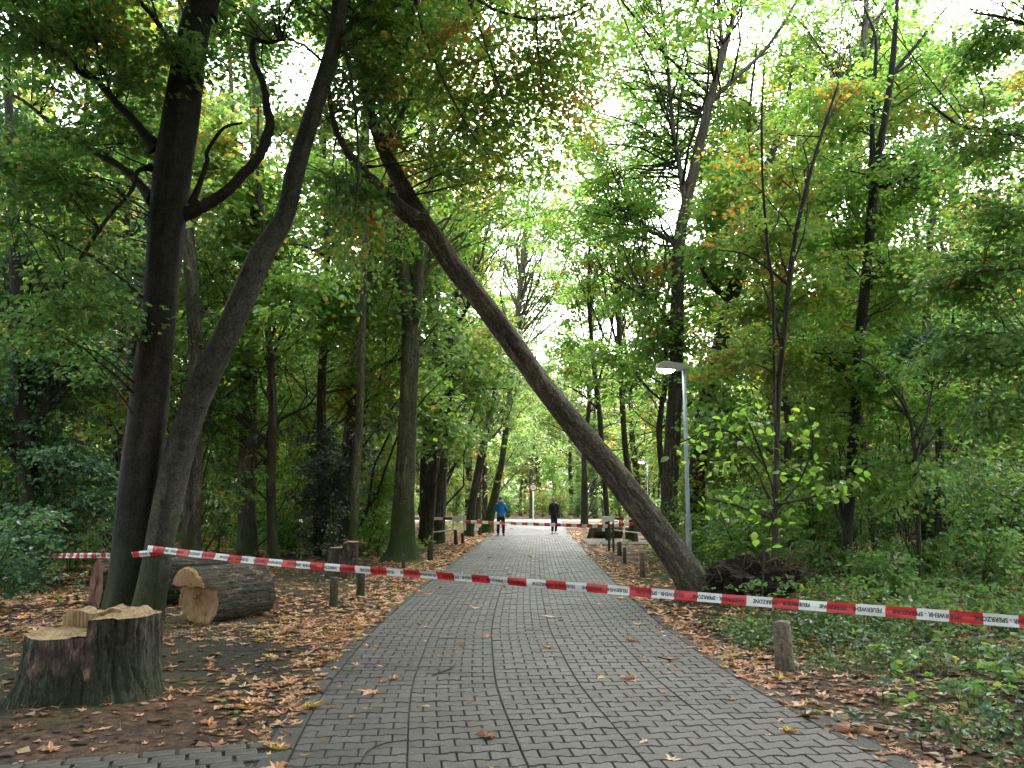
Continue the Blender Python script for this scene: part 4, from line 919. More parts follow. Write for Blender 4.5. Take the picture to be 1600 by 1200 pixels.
# near undergrowth on the right, placed where the photograph shows it
for i, (a, b, H, st, lv, lf) in enumerate([(1130, 880, 1.7, 7, 2000, 'leaf_bright'), (1200, 892, 1.6, 7, 2000, 'leaf_bright'), (1270, 885, 2.0, 7, 2400, 'leaf_bright'), (1345, 890, 1.9, 6, 2200, 'leaf_beech'), (1160, 905, 1.0, 7, 1300, 'leaf_bright'), (1300, 915, .9, 7, 1300, 'leaf_beech'), (1450, 915, 1.0, 7, 1400, 'leaf_beech'), (1545, 930, 1.0, 7, 1400, 'leaf_beech'), (1390, 940, .7, 7, 900, 'leaf_beech'), (1080, 880, 1.1, 6, 1000, 'leaf_bright'),
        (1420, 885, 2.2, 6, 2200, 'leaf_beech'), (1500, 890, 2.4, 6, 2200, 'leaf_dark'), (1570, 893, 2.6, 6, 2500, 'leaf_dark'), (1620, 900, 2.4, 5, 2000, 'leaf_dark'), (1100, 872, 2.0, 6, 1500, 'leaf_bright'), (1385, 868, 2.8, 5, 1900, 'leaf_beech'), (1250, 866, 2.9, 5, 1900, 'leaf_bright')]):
    t = bush('understorey_bush', UL['R'][0], 'bush', 400+i, H, st, lv, .08, lf, UL['R'][1], spread=.55, lk='q2', spl=.42)
    p = G(a, b); t.location = gpt(p[0], p[1]); t.rotation_euler = (0, 0, i*1.3)
    t['label'] = ('knee high green bush near the tape ' if H < 1.3 else ('waist high green bush ' if H < 1.95 else 'tall green bush '))+where(p[0], p[1])
for i, (a, b, H, st, lv, lf, lab) in enumerate([(445, 872, 1.5, 6, 1200, 'leaf_beech', 'green bush beside the lying log'), (590, 868, 1.5, 5, 700, 'leaf_bright', 'pale leafed maple seedling left of the mossy trunk'),
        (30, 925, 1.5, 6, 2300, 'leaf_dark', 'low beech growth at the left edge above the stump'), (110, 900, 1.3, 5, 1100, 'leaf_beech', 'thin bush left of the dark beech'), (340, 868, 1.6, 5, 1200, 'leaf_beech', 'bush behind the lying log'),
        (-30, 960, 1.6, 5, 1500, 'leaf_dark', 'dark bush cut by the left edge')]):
    t = bush('understorey_bush', lab, 'bush', 440+i, H, st, lv, .085, lf, None, spread=.7, lk='q2', spl=.45)
    p = G(a, b); t.location = gpt(p[0], p[1])
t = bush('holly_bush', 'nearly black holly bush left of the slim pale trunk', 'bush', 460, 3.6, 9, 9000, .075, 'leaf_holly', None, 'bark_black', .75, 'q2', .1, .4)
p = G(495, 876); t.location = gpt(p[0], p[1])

# hazel sapling with big pale leaves: leaves one by one
hz = Tree('hazel_sapling', 'hazel sapling with large pale green leaves in front of the lamp post', 'sapling', seed=480, bark='bark_far')
YH = 12.2
hz.stem([(1190, 935, 3.5), (1195, 860, 3), (1210, 800, 3), (1200, 740, 3), (1160, 690, 3), (1120, 670, 2.5), (1062, 692, 2)], YH, 6, 0, True)
limbs = [[(1203, 780, 4), (1170, 720, 3), (1130, 720, 2.5), (1075, 715, 2)], [(1210, 800, 4), (1250, 750, 3), (1270, 690, 2.5), (1260, 640, 2)], [(1208, 810, 4), (1150, 790, 3), (1110, 780, 2)], [(1208, 790, 4), (1290, 770, 3), (1330, 740, 2)], [(1200, 740, 3), (1170, 660, 2.5), (1150, 640, 2)]]
for lb in limbs: hz.stem(lb, YH, 5, dY=hz.rg.uniform(-.5, .5))
lm = []
for sh in range(3):
    ro = [(0, 0), (.25, .30), (.55, .38), (.82, .2), (1, 0), (.82, -.2), (.55, -.38), (.25, -.30)]
    V = [(x, y, .16*abs(y)+(-.12-.05*sh)*x*x) for x, y in ro]+[(.3, 0, -.01), (.7, 0, -.05-.03*sh)]
    lm.append(npmesh('leaf', V, [[(0, 8, 1), (0, 7, 8), (3, 9, 4), (9, 5, 4)], [(1, 8, 9, 2), (8, 7, 6, 9)], [(2, 9, 3), (9, 6, 5)]], M['leaf_hazel']))
hr = hz.finish(); rg = hz.rg
for P in hz.skP:
    n = len(P)
    for k in range(48):
        u = rg.uniform(.3, 1); q = P[int(u*(n-1))]+rg.normal(0, .13, 3)*np.array([1.2, 1, .8])
        if q[2] < .5: continue
        o = obj('leaf', lm[k % 3], hr); o.location = Vector(q)-hr.location; s = rg.uniform(.09, .16)
        o.scale = (s, s, s); o.rotation_euler = (rg.normal()*.5, rg.normal()*.45+.3, rg.uniform(0, 6.28))

#__PROPS__
# ------------------------------------------------------------------ stumps and logs
def stump_thing(name, label, cx0, cy0, rx, ry, z_lo, z_hi, flare, step, seed, nth=256, bare=False):
    """step(x,y) -> True where the higher cut lies"""
    z0 = float(gz(cx0, cy0)); t = thing(name, label, 'stump', (cx0, cy0, z0))
    rg = np.random.default_rng(seed); th = np.arange(nth)/nth*2*math.pi
    ph = rg.uniform(0, 6.28, 8)
    lob = 1+.07*np.sin(2*th+ph[0])+.06*np.sin(3*th+ph[1])+.05*np.sin(5*th+ph[2])+.03*np.sin(8*th+ph[3])
    plate = np.cumsum(rg.uniform(.6, 1.4, nth)); plate = plate/plate[-1]*29; ridge = rg.normal(0, .006, nth)
    hi = np.array([step(lob[i]*.98*rx*math.cos(th[i]), lob[i]*.98*ry*math.sin(th[i])) for i in range(nth)])
    ztop = np.where(hi, z_hi, z_lo)
    nh = 26; V, B = [], []
    for i in range(nh):
        f = i/(nh-1); z = -.12+(ztop+.12)*f
        fl = 1+flare*np.exp(-np.maximum(z, 0)/(.17))*(1+.55*np.sin(3*th+ph[6])+.4*np.sin(5*th+ph[7]))
        u_ = (plate+.35*np.sin(z*9+th*3)+.2*np.sin(z*23+th*11)) % 1; gr = np.exp(-((u_-.5)/.13)**2)
        rr = lob*fl+ridge-(.045*gr-.012)*(1.0 if i < nh-1 else .5)+rg.normal(0, .006, nth)
        x, y = rx*rr*np.cos(th), ry*rr*np.sin(th)
        V.append(np.stack([x, y, z], -1)); B.append(np.stack([x, y, z*1.0], -1)+seed)
    V = np.vstack(V); B = np.vstack(B)
    i = np.arange(nh-1)[:, None]*nth; j = np.arange(nth)[None]; k = (j+1) % nth
    fq = np.stack([i+j, i+k, i+nth+k, i+nth+j], -1)
    me = npmesh('stump_bark', V, [fq.reshape(-1, 4)], M['bark_stump'], True, B)
    if bare:
        an = (th+math.pi) % (2*math.pi)-math.pi
        w1 = np.clip(np.minimum(an+2.06, -1.08-an)/.10, -1, 1); w2 = np.clip(np.minimum(an+2.64, -2.44-an)/.06, -1, 1)
        zz_ = V[:, 2].reshape(nh, nth)
        v1 = np.minimum(w1[None], np.clip((zz_-.24-.05*np.sin(th*17)[None])/.10, -1, 1)); v2 = np.minimum(w2[None], np.clip((zz_-.16)/.1, -1, 1))
        at_ = me.attributes.new('bare', 'FLOAT', 'POINT'); at_.data.foreach_set('value', np.maximum(v1, v2).ravel().astype(np.float32))
    obj('bark', me, t)
    # sawn faces: polar sheet following the two cuts, rim meets the bark
    nr = 42; rim = V[-nth:]; P = []
    for a in range(1, nr+1):
        f = a/nr; xy = rim[:, :2]*f*(.995)
        h = np.array([step(p[0], p[1]) for p in xy]) if a < nr else hi
        z = np.where(h, z_hi, z_lo)+rg.normal(0, .0022, nth)+.012*np.sin(xy[:, 0]*9)+.006*np.sin(xy[:, 1]*31+xy[:, 0]*17)
        z = np.where(h, z+.03*np.maximum(0, np.sin(xy[:, 0]*24+1))*np.clip((xy[:, 1]-.1)*4, 0, 1), z)
        P.append(np.c_[xy, z])
    P = np.vstack([np.vstack(P), [[0, 0, z_hi if step(0, 0) else z_lo]]])
    i = np.arange(nr-1)[:, None]*nth
    obj('sawn_face', npmesh('sawn_face', P, [np.stack([i+j, i+nth+j, i+nth+k, i+k], -1).reshape(-1, 4), np.stack([j[0], k[0], np.full(nth, nr*nth)], -1)], M['sawn'], False), t)
    return t
c = G(150, 1088)
sx, sy = -3.43, 7.0
def st_front(x, y): return (x > .15+.025*math.sin(y*23)) or (y > .20+.03*math.sin(x*19)-.05*x)
st1 = stump_thing('tree_stump', 'big freshly cut oak stump with a stepped top at the lower left', sx, sy, .455, .44, .51, .635, .15, st_front, 3, bare=True)
p = G(531, 908)
st2 = stump_thing('tree_stump', 'smaller stump with a pale top behind the short posts left of the path', p[0], p[1]+.3, .29, .29, .58, .68, .3, lambda x, y: x > .04, 9, 64)

def log_thing(name, label, A, ang, L, r, seed, endm, notch=True):
    """A: ground point under the near cut end; the axis runs along ang (from +X towards +Y)"""
    t = thing(name, label, 'log', A); rg = np.random.default_rng(seed)
    d = np.array([math.cos(ang), math.sin(ang), 0]); s = np.array([-math.sin(ang), math.cos(ang), 0]); up = np.array([0, 0, 1.])
    nth, nl = 168, 26; th = np.arange(nth)/nth*2*math.pi; ph = rg.uniform(0, 6.28, 6)
    lob = 1+.05*np.sin(2*th+ph[0])+.04*np.sin(3*th+ph[1])
    V, B = [], []
    cut = np.where(np.sin(th) > .35, .0, .10*0) if not notch else np.where(np.sin(th) > .42, -.04, .13)
    for i in range(nl):
        f = i/(nl-1)
        u_ = (th*26/6.2832+.45*np.sin(f*9+th*2+ph[2])+.25*np.sin(f*21+th*7+ph[3])) % 1
        rr = r*(lob+.015-.06*np.exp(-((u_-.5)/.15)**2)*(.6+.4*np.sin(f*31+th*13))+rg.normal(0, .008, nth))*(1-.05*f)
        x = cut*(1-f)+L*f
        V.append(d*x[:, None]+s*(rr*np.cos(th))[:, None]+up*(r*.96+rr*np.sin(th))[:, None])
        B.append(np.stack([r*np.cos(th), r*np.sin(th), x], -1)+seed)
    V = np.vstack(V); B = np.vstack(B); j = np.arange(nth)[None]; k = (j+1) % nth; i = np.arange(nl-1)[:, None]*nth
    obj('bark', npmesh('log_bark', V, [np.stack([i+j, i+nth+j, i+nth+k, i+k], -1).reshape(-1, 4)], M['bark_stump'], True, B), t)
    for nm, ring, x_end, flip in (('sawn_face', V[:nth], 0, 1), ('rear_face', V[-nth:], L, 0)):
        nr = 24; P = []; ctr = np.array([0, 0, r*.96])+d*x_end
        for a in range(1, nr+1):
            f = a/nr; q = ring*0
            rel = ring-ctr; ax = rel@d; pl = rel-ax[:, None]*d
            yy = (pl[:, 2])*f
            if a == nr: axx = ax
            elif flip and notch: axx = np.where(yy > .42*r*.93+.012*np.sin(pl@s*f*25), -.04-.05*(yy/r), .13-.05*np.sin(yy*6+pl@s*f*7))+rg.normal(0, .004, nth)
            else: axx = rg.normal(0, .003, nth)+.01*np.sin(yy*9)
            P.append(ctr+pl*f*(.985 if a < nr else 1)+d*np.asarray(axx)[:, None]*np.ones((nth, 1)))
        P = np.vstack([np.vstack(P), ctr+d*(.13 if flip and notch else 0)])
        i2 = np.arange(nr-1)[:, None]*nth
        me = npmesh(nm, P, [np.stack([i2+j, i2+nth+j, i2+nth+k, i2+k], -1).reshape(-1, 4), np.stack([k[0], j[0], np.full(nth, nr*nth)], -1)], endm, False)
        obj(nm, me, t)
    return t
A = G(303, 980); log_thing('felled_log', 'short thick felled log with a pale notched end beside the beeches', (A[0]-.17, A[1]+.3, -.02), math.radians(60), 1.15, .37, 4, M['sawn_log'])
log_thing('felled_log', 'dark felled log with a reddish end half hidden behind the dark beech', (-6.22, 12.7, -.02), math.radians(40), 1.9, .37, 6, M['sawn_red'], False)
A = G(918, 842); log_thing('felled_log', 'dark log lying behind the right swing barrier', (A[0]+.3, A[1]+1.0, 0), math.radians(8), 1.3, .26, 7, M['sawn_red'], False)

# ------------------------------------------------------------------ posts
def post(label, px, yb, yt, wpx, m='post', tilt=0.0, group=None, name='wooden_post', pointed=False):
    p = G(px, yb); d = depth(p); r = wpx*d/F/2; top = W(px, yt, p[1])[2]; z = float(gz(p[0], p[1]))
    tb = Tubes(); h = top-z; n = 8
    P = [np.array([tilt*f*h, 0, -.2+(h+.2)*f]) for f in np.linspace(0, 1, n)]
    R = r*(1.06-.12*np.linspace(0, 1, n)); R[-1] *= .86
    P.append(P[-1]+np.array([0, 0, .012])); R = np.append(R*1.0, R[-1]*.86); R[-2] = R[-3]*.98; tb.add(P, R, 18, .34 if m == 'post_pale' else .18, seed=int(px), cap=True, dome=.12)
    me = tb.mesh(name, M[m]); o = obj(name, me); o.location = (p[0], p[1], z)
    tag(o, label, 'post', group); return o
GL = 'short wooden posts along the left path edge'; GR = 'short wooden posts along the right path edge'
post('pale weathered split wooden post standing under the tape at the right', 1230, 1046, 972, 29, 'post_pale', -.06)
post('short post nearest the lying log, first of the left row', 521, 951, 903, 13, group=GL)
post('dark short post right of the pale topped stump', 563, 933, 890, 13, group=GL)
post('thin dark stake at the foot of the mossy trunk', 631, 889, 866, 6, tilt=-.06, name='wooden_stake')
post('short post in front of the leaning pair of trunks', 672, 875, 846, 9, group=GL)
post('leaning post under the left side of the white barrier frame', 713, 852, 828, 6, tilt=-.08, group=GL)
post('thin dark post under the right side of the white barrier frame', 723, 849, 833, 5, group=GL)
post('narrow far post on the left edge beyond the barrier', 739, 838, 822, 4, group=GL)
post('small far post close to the foot of the pale curved trunk', 749, 836, 824, 4, tilt=.1, group=GL)
post('brown broken post left of the leaning trunk foot', 1004, 903, 864, 9, 'post_pale', group=GR)
post('short round post right of the thin poles', 976, 880, 856, 6, group=GR)
post('mossy post between the thin poles and the short round post', 968, 869, 847, 7, group=GR)
post('left one of two thin dark poles by the right barrier', 952, 861, 815, 3.4, group='thin dark poles by the right barrier', name='thin_pole')
post('right one of two thin dark poles by the right barrier', 958.6, 861, 817, 3.4, group='thin dark poles by the right barrier', name='thin_pole')
post('slanting stake left of the dark far log', 918, 842, 825, 6, tilt=.35, name='wooden_stake')
post('stout stub post behind the leaning trunk', 983, 843, 825, 12, name='stub_post')

# ------------------------------------------------------------------ swing barriers with white plates
def boxes(name, items, m, parent, loc):
    bm = bmesh.new()
    for (x, y, z, sx_, sy_, sz_) in items:
        q = bmesh.ops.create_cube(bm, size=1); bmesh.ops.scale(bm, vec=(sx_, sy_, sz_), verts=q['verts']); bmesh.ops.translate(bm, vec=(x, y, z), verts=q['verts'])
    bmesh.ops.bevel(bm, geom=bm.edges[:], offset=.006, segments=1, affect='EDGES')
    me = bpy.data.meshes.new(name); bm.to_mesh(me); bm.free(); me.materials.append(m)
    o = obj(name, me, parent); o.location = loc; return o
def barrier(label, px0, px1, Yb, bar_dir, framed):
    a = W(px0, 806, Yb); b = W(px1, 829, Yb); wd = b[0]-a[0]; h = a[2]-b[2]; cxx = (a[0]+b[0])/2
    t = thing('swing_barrier', label, 'barrier', (cxx, Yb, 0))
    zt, zb = a[2], b[2]; e = .07
    if framed:
        boxes('frame', [(0, 0, zt-.09, wd, .05, .18), (-wd/2+e/2, 0, (zt+zb)/2-.09+.0, e*.7, .046, h-.185), (wd/2-e/2-.02, 0, (zt+zb)/2-.09, e*1.6, .046, h-.185), (-.13, 0, zb+.02, .14, .042, .035)], M['paint'], t, (0, 0, 0))
    else:
        boxes('plate', [(0, 0, zt-.12, wd, .05, .20), (-wd*.38, .0, zt-.40, .10, .045, .36)], M['paint'], t, (0, 0, 0))
    n = 9; L = 3.2
    for i in range(n):
        x0 = bar_dir*(wd/2+L*i/n+.003); x1 = bar_dir*(wd/2+L*(i+1)/n)
        boxes('bar_band', [((x0+x1)/2, 0.06, zt-.1, abs(x1-x0), .07, .10)], M['redpaint'] if i % 2 == 0 else M['paint'], t, (0, 0, 0))
    tb = Tubes(); tb.add([np.array([bar_dir*wd*.5, .06, zb+.02]), np.array([bar_dir*1.8, .06, zb-.16]), np.array([bar_dir*3.2, .06, zb+.1])], [.025]*3, 6)
    obj('strut', tb.mesh('strut', M['paint']), t)
    tb = Tubes(); tb.add([np.array([bar_dir*3.3, .08, -.2]), np.array([bar_dir*3.3, .08, .6]), np.array([bar_dir*3.3, .08, zt])], [.09]*3, 10)
    obj('hinge_post', tb.mesh('hinge_post', M['post']), t)
    return t
barrier('opened barrier on the left with a white square frame and red white bar', 707, 728, 31, -1, True)
barrier('opened barrier on the right with a white plate behind the thin poles', 940, 960.5, 32, 1, False)

# ------------------------------------------------------------------ barrier tapes
def text_mesh(body, size):
    cu = bpy.data.curves.new('print', 'FONT'); cu.body = body; cu.size = size; cu.offset = size*.022; cu.resolution_u = 2
    o = bpy.data.objects.new('print', cu); COL.objects.link(o); bpy.context.view_layer.update()
    me = bpy.data.meshes.new_from_object(o.evaluated_get(bpy.context.evaluated_depsgraph_get()))
    bpy.data.objects.remove(o); bpy.data.curves.remove(cu)
    V = np.array([v.co[:] for v in me.vertices]); Fs = [tuple(p.vertices) for p in me.polygons]; bpy.data.meshes.remove(me)
    return V, Fs
def tape(label, pts, width, stripe, text=None, ph=0.0, group=None, twist=0.0, nrm=(0, -1, 0), tphase=0.0, name='barrier_tape', tilt=0.0):
    P = catmull(np.array(pts, float), 260); seg = np.linalg.norm(np.diff(P, axis=0), axis=1); L = np.concatenate([[0], np.cumsum(seg)]); tot = L[-1]
    def at(s): return np.array([np.interp(s, L, P[:, k]) for k in range(3)]).T
    T_ = unit(np.gradient(P, axis=0)); Nv = np.array(nrm, float)
    edges = np.sort(np.unique(np.concatenate([np.linspace(0, tot, 200), np.clip(np.arange(-1, tot/stripe+2)*stripe+ph, 0, tot)])))
    Q = at(edges); Tg = unit(np.array([np.interp(edges, L, T_[:, k]) for k in range(3)]).T)
    up0 = unit(np.cross(np.cross(Tg, np.array([0, 0, 1.])), Tg)); side = np.cross(up0, Tg)
    an = twist*edges+tilt+.38*np.sin(edges*.9+.4)*(0 if twist else 1)
    up = up0*np.cos(an)[:, None]+side*np.sin(an)[:, None]
    nr = unit(np.cross(up, Tg)); nr *= np.where((nr@Nv) < 0, -1, 1)[:, None]
    def crease(sv, v): return .010*np.sin(sv*2.3+.7)*(1-(2*v/width)**2)+.004*np.sin(sv*7.1+v*40)
    vs = np.linspace(-.5, .5, 6)*width
    V = np.vstack([Q+up*v+nr*crease(edges, v)[:, None] for v in vs]); n = len(edges); k = np.arange(n-1)
    mid = (edges[:-1]+edges[1:])/2; mi = (np.floor((mid-ph)/stripe).astype(int) % 2)
    o = obj(name, npmesh(name, V, [np.stack([k+r*n, k+1+r*n, k+n+1+r*n, k+n+r*n], -1) for r in range(5)], [M['red'], M['white']], True, midx=np.tile(mi, 5))); tag(o, label, 'tape', group)
    if text:
        TV, TF = text_mesh(text, width*.56); ln = TV[:, 0].max()
        per = stripe*2*1.245; fx = per*.86/ln
        s0 = tphase-per; yc = (TV[:, 1].max()+TV[:, 1].min())/2
        while s0 < tot:
            sx_ = s0+per*.93-TV[:, 0]*fx                      # printed upside down: reads from right to left
            yy = -(TV[:, 1]-yc)
            if sx_.min() > 0 and sx_.max() < tot:
                q = at(sx_); u = np.array([np.interp(sx_, edges, up[:, kk]) for kk in range(3)]).T; tg = np.array([np.interp(sx_, edges, Tg[:, kk]) for kk in range(3)]).T
                nn = unit(np.cross(u, tg)); nn *= np.where((nn@Nv) < 0, -1, 1)[:, None]
                me = bpy.data.meshes.new('lettering'); me.from_pydata((q+u*yy[:, None]+nn*(.003+crease(sx_, yy))[:, None]).tolist(), [], TF); me.materials.append(M['ink']); obj('lettering', me, o)
            s0 += per
    return o
TXT = 'FEUERWEHR - SPERRZONE'
E0 = W(231, 857, 11.15); E1 = W(1850, 990, 4.9)
mids = [W(420, 878, 10.2), W(640, 896, 9.2), W(800, 908.5, 8.55), W(1000, 925, 7.8), W(1250, 945, 6.95), W(1500, 964, 6.2), W(1650, 976, 5.75)]
tape('long red and white barrier tape stretched across the path in the foreground', [E0]+mids+[E1], .083, .222, TXT, ph=.10, tphase=.15)
tape('tape end tied round the grey beech and running left behind the dark beech', [W(262, 861, 11.2), W(215, 866, 11.42), W(180, 868, 12.4), W(130, 868, 13.6), W(70, 868.5, 15.5)], .08, .222, TXT, ph=.05, tphase=.02)
tape('twisted red and white tape across the path between the two barriers', [W(727, 815, 30.9), W(790, 817.5, 31), W(850, 819.5, 31.2), W(900, 821, 31.5), W(945, 822, 31.8), W(990, 818, 32)], .125, .21, twist=0, tilt=.2)
tape('scrap of red tape far off at the left edge', [W(-60, 838, 24), W(-20, 833, 24), W(6, 834, 24)], .09, .25)

# ------------------------------------------------------------------ street lamps
def lamp(label, px, ytop, Y, group, hdir=-1):
    top = W(px, ytop, Y); t = thing('street_lamp', label, 'street lamp', (top[0], Y, float(gz(top[0], Y))), group)
    H = top[2]-t.location.z
    tb = Tubes(); tb.add([np.array([0, 0, -.2]), np.array([0, 0, .4]), np.array([0, 0, 1.25])], [.075]*3, 16, cap=False); tb.add([np.array([0, 0, 1.25]), np.array([0, 0, 1.3]), np.array([0, 0, H])], [.075, .052, .048], 16)
    obj('pole', tb.mesh('pole', M['galv']), t)
    boxes('access_door', [(0, -.072, .8, .075, .012, .36)], M['lamphead'], t, (0, 0, 0))
    # flat wedge head reaching sideways, deeper at the front
    bm = bmesh.new()
    prof = [(.10, -.02), (.10, .11), (-.50, .19), (-.60, .155), (-.68, .03), (-.62, .0), (-.15, -.03)]
    for k, (y, sc) in enumerate(((-.13, .9), (-.10, 1), (.10, 1), (.13, .9))):
        ring = [bm.verts.new((x*hdir*-1, y, (z-.08)*sc+.08)) for x, z in prof]
        if k:
            for i in range(len(prof)): bm.faces.new((prev[i], prev[(i+1) % 7], ring[(i+1) % 7], ring[i]))
        else: bm.faces.new(ring[::-1])
        prev = ring
    bm.faces.new(prev); bmesh.ops.recalc_face_normals(bm, faces=bm.faces[:])
    bmesh.ops.rotate(bm, cent=(0, 0, 0), matrix=Matrix.Rotation(.0, 3, 'Y'), verts=bm.verts)
    me = bpy.data.meshes.new('lamp_head'); bm.to_mesh(me); bm.free(); me.materials.append(M['lamphead'])
    h = obj('lamp_head', me, t); h.location = (0, 0, H)
    bm = bmesh.new(); bmesh.ops.create_uvsphere(bm, u_segments=20, v_segments=12, radius=1)
    bmesh.ops.delete(bm, geom=[v for v in bm.verts if v.co.z > .12], context='VERTS')
    bmesh.ops.scale(bm, vec=(.23, .115, .12), verts=bm.verts)
    me = bpy.data.meshes.new('diffuser'); bm.to_mesh(me); bm.free(); me.materials.append(M['lampglow'])
    o = obj('diffuser', me, h); o.location = (hdir*.43*1, 0, .012); o.rotation_euler = (0, -.05, 0)
    return t
lamp('lit street lamp on a galvanised pole in front of the grey trunk', 1068.5, 577, 20, 'street lamps along the path')
lamp('small lit street lamp far off beside the leaning trunk', 1011.5, 722, 62, 'street lamps along the path')

# ------------------------------------------------------------------ round sign at the far road
p = W(833, 762, 64.5); sg = thing('road_sign', 'small round white sign with a red rim on a grey pole at the path end', 'sign', (p[0], 64.5, 0.02))
tb = Tubes(); tb.add([np.array([0, 0, -.2]), np.array([0, 0, 1]), np.array([0, 0, p[2]+.3])], [.045]*3, 8); obj('pole', tb.mesh('pole', M['paint']), sg)
def disc(name, r, y, th, m, parent, z, r0=0):
    n = 40; a = np.arange(n)/n*2*math.pi; c, s = np.cos(a), np.sin(a); j = np.arange(n); k = (j+1) % n
    if r0:
        V = np.vstack([np.c_[r0*c, 0*c+y, r0*s+z], np.c_[r*c, 0*c+y, r*s+z]]); Fq = [np.stack([j, k, k+n, j+n], -1)]
        return obj(name, npmesh(name, V, Fq, m), parent)
    V = np.vstack([np.c_[r*c, 0*c+y, r*s+z], np.c_[r*c, 0*c+y+th, r*s+z]]); 
    return obj(name, npmesh(name, V, [np.stack([j, j+n, k+n, k], -1), j[None], (j[::-1]+n)[None]], m), parent)
zc = p[2]
disc('plate', .30, -.075, .03, M['paint'], sg, zc); disc('rim', .30, -.078, 0, M['signred'], sg, zc, .215)
boxes('print', [(-.05, -.077, zc, .05, .003, .14), (.06, -.077, zc, .06, .003, .14)], M['signgrey'], sg, (0, 0, 0))

# ------------------------------------------------------------------ people
def skin_mesh(verts, edges, radii, m, name, sub=2):
    me = bpy.data.meshes.new(name); me.from_pydata([tuple(v) for v in verts], edges, [])
    o = bpy.data.objects.new(name, me); COL.objects.link(o)
    sk = o.modifiers.new('skin', 'SKIN'); sk.use_smooth_shade = True
    for i, r in enumerate(radii):
        r = r if isinstance(r, tuple) else (r, r)
        me.skin_vertices[0].data[i].radius = r; me.skin_vertices[0].data[i].use_root = (i == 0)
    ss = o.modifiers.new('sub', 'SUBSURF'); ss.levels = sub; ss.render_levels = sub
    bpy.context.view_layer.update()
    r = bpy.data.meshes.new_from_object(o.evaluated_get(bpy.context.evaluated_depsgraph_get())); r.name = name
    bpy.data.objects.remove(o); bpy.data.meshes.remove(me)
    r.materials.clear(); r.materials.append(m)
    for pl in r.polygons: pl.use_smooth = True
    return r
def ell(name, c, r, m, parent, sub=3, fn=None):
    bm = bmesh.new(); bmesh.ops.create_icosphere(bm, subdivisions=sub, radius=1)
    for v in bm.verts:
        if fn: fn(v)
        v.co = Vector((v.co.x*r[0]+c[0], v.co.y*r[1]+c[1], v.co.z*r[2]+c[2]))
    me = bpy.data.meshes.new(name); bm.to_mesh(me); bm.free(); me.materials.append(m)
    for pl in me.polygons: pl.use_smooth = True
    return obj(name, me, parent)
